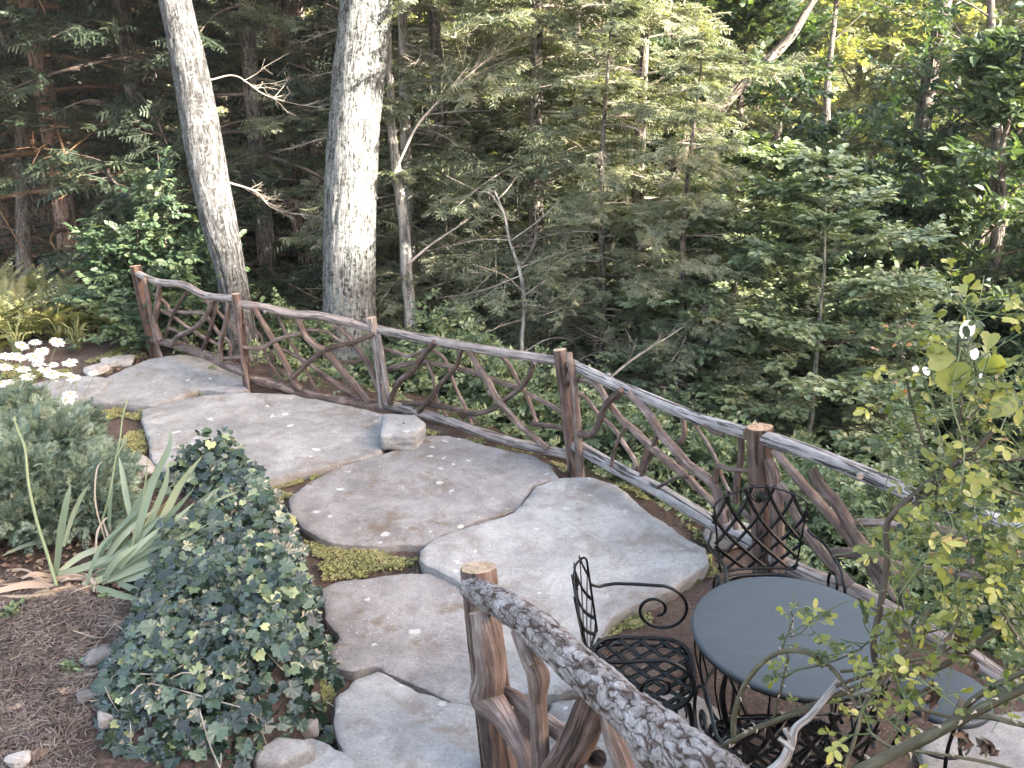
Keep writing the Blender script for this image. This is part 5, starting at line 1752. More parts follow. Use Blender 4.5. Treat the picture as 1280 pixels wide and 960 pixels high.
def grow(seed, height_, r0, cb, spread, nl, tpl, size, per, mats, elev=(.1, .5), nsub=9, droop=.25, tint=(.1, .9), lean=(0, 0), prof='cone', twigr=.006, tilt=.35, trunk_wob=.03, flat=1.0, sub_len=.36, inner=.2, bare=0.0, upn=(0, 0, 1), trunkmat='trunk_brown', segs=10, wigg=.10):
    """tree in local coordinates: returns (trunk MB, limbs MB, crown MB)"""
    rng = np.random.default_rng(seed)
    tr, lb, cr = MB(), MB(), MB()
    n = 9
    f = np.linspace(0, 1, n)
    ax = np.stack([lean[0] * f * height_ + trunk_wob * height_ * .5 * vnoise(np.stack([f * 3, f * 0, f * 0 + seed], -1)) * f ** .3,
                   lean[1] * f * height_ + trunk_wob * height_ * .5 * vnoise(np.stack([f * 3, f * 0 + 9, f * 0 + seed], -1)) * f ** .3,
                   f * height_], -1)
    ax[0, 2] -= .4
    rad = r0 * (1 - .88 * f ** 1.1); rad[0] *= 1.3
    tr.tube(ax, rad, segs + 4, True, .08, seed, 5, detail=1.2)
    LP, LD = [], []
    for i in range(nl):
        h = cb + (1 - cb) * ((i + rng.random()) / nl)
        p0 = np.array([np.interp(h, f, ax[:, k]) for k in range(3)])
        az = i * 2.39996 + rng.normal(0, .35)
        if prof == 'cone': L = spread * (1 - .82 * (h - cb) / (1 - cb + 1e-6)) * rng.uniform(.65, 1.1)
        elif prof == 'round': L = spread * math.sin(PI * min(.97, max(.12, (h - cb) / (1 - cb) * .80 + .18))) * rng.uniform(.7, 1.15)
        else: L = spread * rng.uniform(.6, 1.1)
        el = rng.uniform(*elev) + .35 * (h if prof != 'cone' else 0)
        d = np.array([math.cos(az) * math.cos(el), math.sin(az) * math.cos(el), math.sin(el)])
        side = np.array([-d[1], d[0], 0]); side /= np.linalg.norm(side) + 1e-9
        k = np.linspace(0, 1, 5)
        w = rng.normal(0, wigg)
        pts = p0 + d * (k * L)[:, None] + side * (np.sin(k * 3) * w * L)[:, None] + np.array([0, 0, -1.0]) * (droop * L * k ** 2)[:, None]
        lr = max(twigr, r0 * .30 * (1 - .7 * h) * (L / spread) ** .5)
        lb.tube(pts, [lr, lr * .55, twigr * .9], 5, False, .05, i, 3)
        isbare = rng.random() < bare
        for j in range(nsub):
            kk = inner + (1 - inner) * (j + rng.random()) / nsub
            q = np.array([np.interp(kk, k, pts[:, c]) for c in range(3)])
            sd = 1 if j % 2 else -1
            a2 = rng.uniform(.5, 1.1) * sd
            tl = L * sub_len * (1.15 - .7 * kk) * rng.uniform(.6, 1.2)
            dd = d * math.cos(a2) + side * math.sin(a2) + np.array([0, 0, rng.normal(.0, .18) * flat - droop * .4])
            dd /= np.linalg.norm(dd)
            e = q + dd * tl
            lb.tube([q, (q + e) / 2 + rng.normal(0, .02, 3), e], [twigr * .6, twigr * .3], 3, False, 0, 0, 1)
            if isbare:
                for _ in range(4):
                    fq = rng.uniform(.1, 1); qq = q * (1 - fq) + e * fq
                    d3 = dd + rng.normal(0, .55, 3)
                    lb.tube([qq, qq + d3 * tl * rng.uniform(.2, .5)], [twigr * .38, twigr * .2], 3, False, 0, 0, 1)
                continue
            m = max(1, int(per * (tl / (L * sub_len)) + rng.random()))
            u = rng.uniform(.15, 1.0, m)[:, None]
            LP.append(q + dd * tl * u + rng.normal(0, .03 * size / .3, (m, 3)))
            a3 = rng.uniform(-.9, .9, (m, 1))
            sv = np.cross(dd, [0, 0, 1]); sv /= np.linalg.norm(sv) + 1e-9
            LD.append(dd * np.cos(a3) + sv * np.sin(a3) + rng.normal(0, .12, (m, 3)))
        if not isbare:
            LP.append(pts[-1][None]); LD.append(d[None] * [1, 1, 1 - droop])
    P = np.concatenate(LP); Dr = np.concatenate(LD); Dr /= np.linalg.norm(Dr, axis=1)[:, None]
    m = len(P)
    clump = fbm(P * 1.3 + seed, 2, seed)
    tt = np.clip(rng.uniform(*tint, m) * .75 + .12 + .25 * clump, 0, 1)
    R = basis(Dr, np.tile(np.array(upn, float), (m, 1)), rng, tilt)
    g = rng.integers(0, len(tpl), m)
    sc = size * rng.uniform(.7, 1.2, m)
    for k in range(len(tpl)):
        s = g == k
        if s.any(): scatter(cr, tpl[k], P[s], R[s], sc[s], tt[s])
    return tr, lb, cr

rt = np.random.default_rng(77)
SPRAY = [spray_tpl(rt, 8, .030) for _ in range(3)]
SPRAY_THIN = [spray_tpl(rt, 8, .024, .8) for _ in range(3)]
TWIG = [twig_tpl(rt, 11, .34, 60, .3, .30) for _ in range(3)]
TWIG_FLAT = [twig_tpl(rt, 11, .36, 62, .10, .36) for _ in range(3)]
TWIG_BIG = [twig_tpl(rt, 8, .50, 60, .35, .24) for _ in range(3)]
TWIG_SH = [twig_tpl(rt, 10, .42, 60, .35, .26) for _ in range(3)]

def tree(name, seed, label, cat, loc, mats, group=None, rz=0.0, scale=1.0, **k):
    tr, lb, cr = grow(seed, mats=None, **k)
    t = thing(name, label, cat, loc, group, rz)
    t.scale = (scale,) * 3
    tr.build('trunk', M[mats[0]], t)
    lb.build('limbs', M[mats[1]], t)
    cr.build('crown', M[mats[2]], t, smooth=False)
    return t

def replant(src, loc, rz, s, label=None, group=None):
    c = copy_tree(src)
    c.location = tuple(float(v) for v in loc); c.rotation_euler = (0, 0, rz); c.scale = (s, s, s * rt.uniform(.92, 1.08))
    if label: c['label'] = label
    if group: c['group'] = group
    return c

# -- the two big trunks by the railing
def big_trunk(name, label, px, mat, seed, tree_t, top_more, cat='tree', flare=1.25):  # noqa
    pts, rad = [], []
    for (x, y, w) in px:
        p = None
        t = tree_t(y)
        p = att(x, y, t)
        pts.append(p); rad.append(w / 2 / FPX * t)
    pts = np.array(pts)
    # carry the trunk on above the frame
    d = pts[0] - pts[1]; d /= np.linalg.norm(d)
    pts = np.vstack([pts[0] + d * top_more, pts[0] + d * top_more * .5, pts]); rad = [rad[0] * .55, rad[0] * .8] + rad
    b = pts[-1]
    t = thing(name, label, cat, (b[0], b[1], b[2]))
    P, r = resample(pts, rad, 22)
    n, segs = len(P), 72
    T, N, B = frames(P)
    L = np.concatenate([[0], np.cumsum(np.linalg.norm(np.diff(P, axis=0), axis=1))])
    th = np.arange(segs) * 2 * PI / segs
    c, s = np.cos(th), np.sin(th)
    R = float(np.mean(rad))
    q = np.stack([np.broadcast_to(c * R, (n, segs)), np.broadcast_to(s * R, (n, segs)), np.broadcast_to(L[:, None], (n, segs))], -1)
    k = fbm(q * np.array([22, 22, 3.5]) + seed, 4, seed)
    h = .007 * (1 - np.abs(k) * 3) + .012 * fbm(q * np.array([3, 3, 1.5]), 3, seed + 2) * R / .2
    rr = r[:, None] + h
    V = P[:, None] + rr[..., None] * (c[None, :, None] * N[:, None] + s[None, :, None] * B[:, None]) - b
    i = np.arange(n - 1)[:, None]; j = np.arange(segs)[None]
    F = np.stack([i * segs + j, i * segs + (j + 1) % segs, (i + 1) * segs + (j + 1) % segs, (i + 1) * segs + j], -1).reshape(-1, 4)
    mb = MB(); mb.add(V.reshape(-1, 3), F, 0, q.reshape(-1, 3))
    mb.build('trunk', mat, t)
    return t, pts
tA, pA = big_trunk('oak_tree', 'thick straight tree with pale lichened bark standing behind the second fence bay',
          [(460, -10, 64), (448, 100, 64), (441, 200, 64), (437, 300, 64), (437, 380, 66), (438, 450, 70), (440, 510, 78), (441, 560, 96)], M['trunk_lichen'], 3, lambda y: 9.3, 7)
tB, pB = big_trunk('leaning_tree', 'slender grey tree leaning over the path end, rising behind the second fence post',
          [(216, -10, 38), (232, 60, 41), (246, 130, 44), (258, 200, 46), (272, 270, 44), (286, 330, 37), (299, 400, 36), (310, 470, 40), (318, 530, 46)], M['trunk_grey'], 5, lambda y: 8.9, 6)

def high_crown(t, base, top, seed, tpl, size, mat, n, spread):
    """branches and leaves far up, above the picture, that belong to the big trunks"""
    rng = np.random.default_rng(seed)
    lb, cr = MB(), MB()
    P, Dr = [], []
    for i in range(n):
        f = rng.uniform(.16, 1)
        p0 = base * (1 - f) + top * f
        a = i * 2.4; L = spread * rng.uniform(.6, 1)
        d = np.array([math.cos(a), math.sin(a), rng.uniform(.15, .6)])
        pts = [p0, p0 + d * L * .5, p0 + d * L + [0, 0, -.1 * L]]
        lb.tube(pts, [.05, .012], 6, False, .05, i, 3)
        for j in range(70):
            k = rng.uniform(.25, 1)
            P.append(p0 + d * L * k + rng.normal(0, .3, 3)); Dr.append(rng.normal(0, 1, 3) * [1, 1, .3])
    P = np.array(P); Dr = np.array(Dr); Dr /= np.linalg.norm(Dr, axis=1)[:, None]
    R = basis(Dr, np.tile([0, 0, 1.], (len(P), 1)), rng, .4)
    scatter(cr, tpl[0], P, R, rng.uniform(.7, 1.2, len(P)) * size, rng.uniform(.2, .8, len(P)))
    lb.build('limbs', M['trunk_brown'], t); cr.build('crown', M[mat], t, smooth=False)
for t_, p_, sd in ((tA, pA, 1), (tB, pB, 2)):
    b = p_[-1]
    high_crown(t_, p_[2] - b, p_[0] - b, sd, TWIG, .36, 'broad', 26, 3.4)

# -- hemlocks in the middle (fine grey green needles, pale dead twigs)
HK = dict(tpl=SPRAY_THIN, size=.30, nsub=14, droop=.22, elev=(-.10, .25), prof='cone', tilt=.35, sub_len=.38, inner=.15, twigr=.006, wigg=.12)
hemA = tree('hemlock', 101, 'hemlock with fine drooping sprays just right of the thick lichened tree', 'hemlock', wpos(530, 11.9), ('trunk_pale', 'twig_pale', 'hemlock'),
            height_=9.5, r0=.085, cb=.12, spread=1.9, nl=56, per=6.5, tint=(.1, .9), bare=.42, **HK)
hemB = tree('hemlock', 102, 'feathery hemlock filling the middle of the woods behind the third fence bay', 'hemlock', wpos(665, 11.4), ('trunk_brown', 'twig_pale', 'hemlock'),
            height_=9.5, r0=.11, cb=.05, spread=2.4, nl=66, per=7.5, tint=(.1, .95), bare=.30, rz=1.0, **HK)
hemC = tree('hemlock', 103, 'hemlock with long horizontal boughs over the fourth fence bay', 'hemlock', wpos(775, 11.2), ('trunk_brown', 'twig_pale', 'hemlock'),
            height_=8.0, r0=.10, cb=.05, spread=2.3, nl=60, per=7.5, tint=(.1, .9), bare=.28, rz=2.2, **HK)
for px, t, s, rz, src in [(560, 12.6, 1.1, 2.0, hemB), (700, 13.4, 1.15, 4.0, hemC), (600, 14.8, 1.25, 5.2, hemB), (455, 13.6, 1.15, .4, hemC), (835, 14.0, 1.0, 1.4, hemA)]:
    replant(src, wpos(px, t), rz, s, 'grey green hemlock standing among others deep in the middle of the ravine woods', 'hemlocks behind the front row in the middle')

replant(hemC, wpos(835, 9.5), 1.0, .52, 'small pale hemlock with feathery boughs just beyond the fourth fence bay')
replant(hemB, wpos(745, 9.9), 3.0, .5, 'small feathery hemlock beyond the split post')

# -- dark hemlocks at left
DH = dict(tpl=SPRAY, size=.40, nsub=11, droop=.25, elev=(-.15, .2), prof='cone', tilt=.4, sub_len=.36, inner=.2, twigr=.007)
dkA = tree('dark_hemlock', 111, 'dark hemlock behind the leafy maple bush', 'hemlock', wpos(215, 12.4), ('trunk_brown', 'twig', 'hemlock_shaded'),
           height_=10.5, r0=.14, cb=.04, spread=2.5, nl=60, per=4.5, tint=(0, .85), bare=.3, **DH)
dkB = tree('dark_hemlock', 112, 'dark hemlock with rusty dead boughs beyond the fern bed', 'hemlock', wpos(95, 12.8), ('trunk_redbrown', 'twig_rust', 'hemlock_shaded'),
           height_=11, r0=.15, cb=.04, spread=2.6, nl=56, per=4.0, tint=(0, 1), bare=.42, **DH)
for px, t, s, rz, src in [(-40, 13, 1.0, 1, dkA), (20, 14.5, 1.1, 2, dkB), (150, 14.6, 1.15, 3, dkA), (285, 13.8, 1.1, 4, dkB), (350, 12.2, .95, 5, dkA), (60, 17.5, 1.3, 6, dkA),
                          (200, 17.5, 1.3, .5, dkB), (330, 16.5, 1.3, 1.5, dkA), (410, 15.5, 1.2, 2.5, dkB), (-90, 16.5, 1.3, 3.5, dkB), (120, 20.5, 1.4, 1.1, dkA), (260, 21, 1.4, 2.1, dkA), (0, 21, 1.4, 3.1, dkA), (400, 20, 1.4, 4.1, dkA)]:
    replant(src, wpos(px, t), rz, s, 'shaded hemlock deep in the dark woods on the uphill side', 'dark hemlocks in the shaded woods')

# mid trunks among them
def bare_trunk(name, label, px, t, mat, seed, group=None, limbs=0):
    pts = np.array([att(x, y, tt) for (x, y, w), tt in zip(px, np.linspace(t, t, len(px)))])
    rad = [w / 2 / FPX * t for _, _, w in px]
    b = pts[-1]
    o = thing(name, label, 'tree', tuple(b), group)
    d = pts[0] - pts[1]; d /= np.linalg.norm(d)
    pts2 = np.vstack([pts[0] + d * 3, pts]); rad2 = [rad[0] * .6] + rad
    e = pts[-1] - pts[-2]; e /= np.linalg.norm(e)
    g = H(b[0], b[1])
    pts2 = np.vstack([pts2, [b[0] + e[0] * .3, b[1], min(g - .2, b[2] - .3)]]); rad2.append(rad[-1] * 1.15)
    mb = MB(); mb.tube(pts2 - b, rad2, 14, True, .10, seed, 10, detail=2)
    mb.build('trunk', M[mat], o)
    rng = np.random.default_rng(seed)
    if limbs:
        lb = MB(); cr = MB()
        P, Dr = [], []
        for k in range(limbs):
            f = rng.uniform(.05, .75)
            n = len(pts)
            q = np.array([np.interp(f * (n - 1), range(n), pts[:, c]) for c in range(3)]) - b
            a = rng.uniform(0, 6.28); L = rng.uniform(.5, 1.5)
            dd = np.array([math.cos(a), math.sin(a), rng.uniform(.1, .8)])
            lb.tube([q, q + dd * L * .5 + [0, 0, .05], q + dd * L], [rad[0] * .35, rad[0] * .1], 5, False, .05, k, 3)
            for j in range(7):
                P.append(q + dd * L * rng.uniform(.5, 1.1) + rng.normal(0, .1, 3)); Dr.append(rng.normal(0, 1, 3) * [1, 1, .3])
        lb.build('limbs', M[mat], o)
        P = np.array(P); Dr = np.array(Dr); Dr /= np.linalg.norm(Dr, axis=1)[:, None]
        scatter(cr, TWIG[0], P, basis(Dr, np.tile([0, 0, 1.], (len(P), 1)), rng, .4), rng.uniform(.2, .34, len(P)), rng.uniform(.1, .8, len(P)))
        cr.build('crown', M['broad'], o, smooth=False)
    return o
bare_trunk('pine_tree', 'reddish trunk showing between the two big trees near the top', [(346, -10, 30), (347, 60, 30), (352, 120, 32), (366, 190, 34), (380, 260, 36), (392, 330, 38)], 12.0, 'trunk_redbrown', 3)
bare_trunk('pine_tree', 'thin reddish trunk with a sunlit patch in the dark woods above the ferns', [(62, 20, 14), (64, 90, 15), (67, 160, 16), (74, 260, 17), (80, 330, 18)], 14.5, 'trunk_redbrown', 4)
bare_trunk('pine_tree', 'slim dark trunk left of the leafy maple bush', [(112, -10, 12), (118, 80, 13), (126, 180, 14), (134, 330, 16)], 13.5, 'trunk_brown', 5)
bare_trunk('pine_tree', 'dark trunk at the upper left edge of the woods', [(8, 40, 15), (18, 110, 15), (28, 170, 17), (30, 330, 19)], 12.5, 'trunk_brown', 6)
bare_trunk('pine_tree', 'slim trunk between the dark woods and the leaning grey tree', [(152, -10, 12), (158, 80, 13), (165, 200, 14), (172, 330, 16)], 15.5, 'trunk_brown', 7)
bare_trunk('sapling', 'slender pale brown sapling trunk beside the thick lichened tree', [(486, 60, 8), (490, 160, 11), (498, 230, 13), (506, 290, 14), (508, 340, 15), (513, 400, 16), (513, 470, 17)], 9.8, 'trunk_pale', 8)
bare_trunk('broadleaf_tree', 'diagonal leaning trunk crossing the bright gap at the top', [(1030, -20, 8), (1005, 20, 10), (985, 50, 12), (945, 90, 14), (915, 118, 15), (885, 150, 17), (858, 185, 19), (830, 250, 21), (800, 330, 22)], 10.4, 'trunk_brown', 9, limbs=3)
bare_trunk('broadleaf_tree', 'crooked dark trunk in front of the pale leaves at the top centre', [(775, -10, 9), (772, 30, 10), (762, 70, 11), (754, 110, 13), (760, 145, 13), (765, 200, 14)], 12.2, 'trunk_brown', 10, limbs=8)
bare_trunk('broadleaf_tree', 'forked dark trunk at the top centre right of the crooked one', [(842, -10, 11), (832, 40, 13), (826, 90, 16), (820, 140, 17), (815, 220, 18)], 12.4, 'trunk_brown', 11, limbs=9)
bare_trunk('broadleaf_tree', 'mottled pale brown trunk bending in the leaves at the upper right', [(1180, 10, 16), (1165, 70, 19), (1160, 110, 20), (1152, 160, 21), (1142, 200, 22), (1140, 300, 23)], 11.5, 'trunk_brown', 12, limbs=12)
bare_trunk('broadleaf_tree', 'dark slim trunk with many limbs at the upper right corner', [(1238, -10, 9), (1240, 60, 12), (1244, 120, 14), (1246, 200, 14), (1242, 330, 15)], 10.6, 'trunk_brown', 13, limbs=16)
bare_trunk('broadleaf_tree', 'thin pale trunk below the sky gap at the top', [(1047, -10, 6), (1036, 90, 8), (1033, 150, 10), (1032, 300, 11)], 17.0, 'trunk_brown', 14, limbs=5)

def dead_sapling():
    pts = [att(x, y, 8.9) for x, y in [(618, 238), (630, 268), (637, 300), (650, 340), (655, 375), (652, 430), (648, 520)]]
    b = pts[-1]
    o = thing('dead_sapling', 'pale bare sapling with thin side twigs rising behind the third fence bay', 'sapling', tuple(b))
    mb = MB(); mb.tube([p - b for p in pts], [.008, .016, .024], 8, True, .05, 3, 6)
    mb.build('trunk', M['trunk_pale'], o)
    lb = MB()
    rng = np.random.default_rng(4)
    for x0, y0, x1, y1 in [(637, 300, 560, 308), (652, 372, 715, 330), (650, 335, 740, 305), (654, 365, 590, 330), (640, 300, 700, 250), (627, 262, 600, 240), (622, 250, 650, 215), (654, 380, 770, 395), (650, 345, 560, 372), (652, 400, 600, 420),
                           (700, 268, 745, 235), (655, 440, 720, 425)]:
        a = att(x0, y0, 8.9) - b; c = att(x1, y1, 8.9 + rng.uniform(-.5, .3)) - b
        mid = (a + c) / 2 + rng.normal(0, .03, 3)
        lb.tube([a, mid, c], [.008, .003], 5, False, 0, 0, 4)
        for k in range(5):
            f = rng.uniform(.3, 1); q = a * (1 - f) + c * f
            lb.tube([q, q + rng.normal(0, .12, 3)], [.003, .0015], 3, False, 0, 0, 1)
    lb.build('twigs', M['twig_pale'], o)
dead_sapling()
def dead_bough(label, px, t, seed, r=.012, n=26, spread=.30):
    pts = np.array([att(x, y, t + k * .05) for k, (x, y) in enumerate(px)])
    b = pts[0]
    o = thing('dead_bough', label, 'branch', tuple(b))
    lb = MB(); lb.tube(pts - b, [r, r * .3], 6, True, .05, seed, 6)
    rng = np.random.default_rng(seed)
    m = len(pts)
    d0 = pts[-1] - pts[0]; L = np.linalg.norm(d0); d0 /= L
    for k in range(n):
        f = rng.uniform(.15, 1) * (m - 1)
        q = np.array([np.interp(f, range(m), pts[:, c]) for c in range(3)]) - b
        d = d0 + rng.normal(0, .55, 3); d /= np.linalg.norm(d)
        l = rng.uniform(.3, 1) * spread
        e = q + d * l
        lb.tube([q, (q + e) / 2 + rng.normal(0, .01, 3), e], [.004, .0015], 4, False, 0, 0, 2)
        for _ in range(3):
            q2 = q + d * l * rng.uniform(.3, .9)
            lb.tube([q2, q2 + (d + rng.normal(0, .5, 3)) * l * .4], [.002, .001], 3, False, 0, 0, 1)
    lb.build('twigs', M['twig_pale'], o)
dead_bough('sunlit tan dead bough with fine twigs slanting up through the middle hemlocks', [(498, 205), (520, 160), (545, 130), (575, 103), (610, 75), (650, 55), (690, 25), (705, 0)], 9.1, 1, .012, 60, .5)
dead_bough('pale bare branch reaching left to right above the fourth fence bay', [(745, 488), (790, 450), (840, 418), (885, 385), (900, 360)], 8.2, 2, .013, 20, .35)
dead_bough('pale slanting branch low beside the slender sapling trunk', [(510, 330), (540, 305), (570, 285), (600, 262), (625, 245)], 9.2, 3, .014, 14, .4)
dead_bough('crooked bare branch in the gap between the two big trees', [(262, 100), (295, 95), (330, 118), (370, 130), (405, 135)], 9.3, 4, .009, 16, .3)
dead_bough('pale dead branch sloping down between the two big trees', [(285, 228), (320, 240), (345, 262), (405, 272)], 9.4, 5, .013, 24, .3)
dead_bough('rusty brown dead branch in the dark woods above the maple bush', [(60, 145), (110, 125), (140, 135), (175, 165)], 11.5, 6, .012, 26, .4)

# -- pale layered understorey tree (dogwood / beech) at right of centre
dog = tree('understorey_tree', 121, 'pale green young tree with leaves in flat layers beyond the thick bark post', 'tree', wpos(985, 9.4), ('trunk_pale', 'twig', 'dogwood'),
           height_=3.9, r0=.034, cb=.08, spread=1.35, nl=34, tpl=TWIG_FLAT, size=.19, per=13, nsub=12, droop=.12, elev=(.0, .2), prof='round', tilt=.24, sub_len=.5, twigr=.0045, flat=.7, tint=(.4, 1.0), trunk_wob=.05, inner=.12)
for px, t, s, rz, lb_ in [(900, 10.4, 1.05, 2.0, 'pale green layered young tree behind the long hemlock boughs'), (1075, 10.3, .9, 4.2, 'pale green layered young tree between the woods and the rose bush'),
                     (860, 9.3, .62, 1.1, 'short pale leafy sapling just below the hemlock boughs')]:
    replant(dog, wpos(px, t), rz, s, lb_)

# -- broadleaf woodland
BK = dict(tpl=TWIG, size=.30, nsub=11, droop=.12, elev=(.05, .5), prof='round', tilt=.4, sub_len=.40, inner=.2, twigr=.008)
brA = tree('broadleaf_tree', 131, 'dense dark green tree above the fourth fence bay', 'tree', wpos(880, 13.5), ('trunk_brown', 'twig', 'broad'),
           height_=7.0, r0=.14, cb=.05, spread=2.5, nl=50, per=7.0, tint=(.05, .9), **BK)
brB = tree('broadleaf_tree', 132, 'dark green tree with big drooping leaves above the rose bush', 'tree', wpos(1150, 12.6), ('trunk_brown', 'twig', 'broad'),
           height_=6.9, r0=.13, cb=.06, spread=2.4, nl=54, per=6.5, tint=(.05, .95), **{**BK, 'tpl': TWIG_BIG, 'size': .28})
brC = tree('broadleaf_tree', 133, 'tall tree with sunlight yellow leaf colour at the top of the woods', 'tree', wpos(930, 23), ('trunk_brown', 'twig', 'broad_sunlit'),
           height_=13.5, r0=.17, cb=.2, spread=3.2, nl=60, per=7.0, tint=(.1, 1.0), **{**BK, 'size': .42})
k = 0
for px, t, s, rz, src in [(800, 16, 1.05, 1, brA), (1010, 14.5, .8, 2, brA), (1060, 16.5, 1.05, 3, brB), (1240, 14.0, .9, 4, brB), (1300, 12.2, .85, 5, brA), (1140, 16.5, 1.05, 6, brA), (950, 17.5, .8, .5, brB),
                          (1360, 15, 1.0, 1.5, brB), (720, 19, 1.1, 2.5, brA), (1220, 18.5, 1.1, 3.5, brA), (1090, 12.4, .7, 5.5, brB), (870, 19.5, 1.0, 2.2, brA), (1190, 11.3, .62, 2.2, brA), (1290, 10.5, .6, .3, brB)]:
    replant(src, wpos(px, t), rz, s, 'leafy green tree among the crowded broadleaf trees of the ravine', 'green broadleaf trees crowding the ravine')
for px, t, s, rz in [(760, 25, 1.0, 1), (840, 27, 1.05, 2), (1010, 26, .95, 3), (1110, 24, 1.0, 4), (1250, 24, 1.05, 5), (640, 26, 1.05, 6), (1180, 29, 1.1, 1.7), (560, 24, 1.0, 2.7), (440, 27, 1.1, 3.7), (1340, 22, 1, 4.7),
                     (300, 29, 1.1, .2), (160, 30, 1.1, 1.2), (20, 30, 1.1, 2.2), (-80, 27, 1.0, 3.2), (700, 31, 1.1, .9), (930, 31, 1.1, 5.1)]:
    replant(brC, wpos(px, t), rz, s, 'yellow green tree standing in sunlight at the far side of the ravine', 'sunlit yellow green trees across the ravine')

# -- maple bush by the leaning trunk
def bush(name, label, cat, loc, seed, r, h, n, tpl, size, mat, tint=(.1, .9), group=None, stems=7, twig='twig', tilt=.45, shape=1.0):
    rng = np.random.default_rng(seed)
    t = thing(name, label, cat, loc, group)
    lb, cr = MB(), MB()
    P, Dr = [], []
    for i in range(stems * 4):
        a = rng.uniform(0, 6.28); rr = r * rng.uniform(.1, 1) ** .6; hh = h * rng.uniform(.35, 1) * (1 - .4 * (rr / r) ** 2)
        e = np.array([math.cos(a) * rr, math.sin(a) * rr, hh])
        pts = [np.array([rng.normal(0, .04), rng.normal(0, .04), -.1]), e * [.45, .45, .55] + rng.normal(0, .04, 3), e]
        lb.tube(pts, [.012, .003], 5, False, .05, i, 3)
        m = int(n / stems / 4)
        f = rng.uniform(.25, 1.03, (m, 1))
        base = pts[1] * (1 - f) + e * f
        P.append(base + rng.normal(0, .10 * r, (m, 3)))
        Dr.append(np.column_stack([e[0] + rng.normal(0, r * .8, m), e[1] + rng.normal(0, r * .8, m), rng.uniform(-.2, .6, m) * h * .5]))
    P = np.concatenate(P); Dr = np.concatenate(Dr); Dr /= np.linalg.norm(Dr, axis=1)[:, None] + 1e-9
    P[:, 2] = np.maximum(P[:, 2], .02)
    m = len(P)
    g = rng.integers(0, len(tpl), m)
    R = basis(Dr, np.tile([0, -.25, 1.0], (m, 1)), rng, tilt)
    tt = np.clip(rng.uniform(*tint, m) + .2 * fbm(P * 5, 2, seed), 0, 1)
    for kk in range(len(tpl)):
        s = g == kk
        scatter(cr, tpl[kk], P[s], R[s], size * rng.uniform(.7, 1.2, s.sum()), tt[s])
    lb.build('branches', M[twig], t); cr.build('foliage', M[mat], t, smooth=False)
    return t
p = wpos(208, 9.9)
bush('maple_bush', 'upright leafy maple bush in front of the dark woods at the end of the fence', 'bush', tuple(p), 1, .72, 2.1, 1250, TWIG_FLAT, .16, 'bush')
p = wpos(272, 9.5)
bush('maple_bush', 'smaller maple bush hugging the foot of the leaning grey tree', 'bush', tuple(p), 2, .42, 1.45, 620, TWIG_FLAT, .15, 'bush')
p = wpos(235, 9.3)
bush('maple_bush', 'low leafy bush right behind the first fence bay', 'bush', tuple(p), 3, .70, .85, 760, TWIG_FLAT, .15, 'bush')

# -- laurel shrubs on the bank behind the railing
shA = bush('laurel_shrub', 'light green laurel shrub seen through the third fence bay', 'shrub', tuple(wpos(560, 8.7)), 11, .62, 1.15, 760, TWIG_SH, .15, 'shrub', stems=6)
shB = bush('laurel_shrub', 'bright leafy laurel shrub behind the thick bark post', 'shrub', tuple(wpos(905, 7.2)), 12, .65, 1.1, 820, TWIG_SH, .14, 'shrub', stems=6)
for px, t, s, src, l in [(505, 8.9, .8, shB, 'laurel shrub right of the foot of the thick lichened tree'), (620, 8.3, .8, shB, 'low laurel shrub under the pale bare sapling'), (680, 8.0, .85, shA, 'laurel shrub behind the split post'),
                      (760, 7.4, .75, shB, 'laurel shrub low behind the curved branches of the fourth fence bay'), (830, 7.0, .8, shA, 'laurel shrub behind the straight branch of the fourth fence bay'),
                      (1000, 6.5, .9, shA, 'laurel shrub just beyond the thick bark post'), (1080, 6.1, .85, shB, 'laurel shrub below the grey top rail near the rose bush'), (1170, 5.6, .8, shA, 'laurel shrub behind the lower branches beside the rose bush'),
                      (1260, 5.3, .85, shB, 'laurel shrub behind the end of the grey rail'), (1130, 7.6, 1.2, shA, 'tall laurel shrub rising above the grey rail'), (1010, 8.2, 1.15, shB, 'tall laurel shrub under the layered young tree'),
                      (1240, 7.2, 1.25, shB, 'tall laurel shrub behind the rose bush'), (380, 9.4, .8, shA, 'small laurel shrub between the two big trees'), (440, 10.3, .9, shB, 'laurel shrub behind the thick lichened tree'),
                      (590, 9.9, 1.1, shA, 'laurel shrub down the bank below the middle hemlocks'), (720, 9.4, 1.1, shB, 'laurel shrub down the bank below the hemlock with long boughs'), (860, 8.7, 1.1, shA, 'laurel shrub down the bank beside the short sapling')]:
    w = wpos(px, t)
    replant(src, w, rt.uniform(0, 6), s, l)

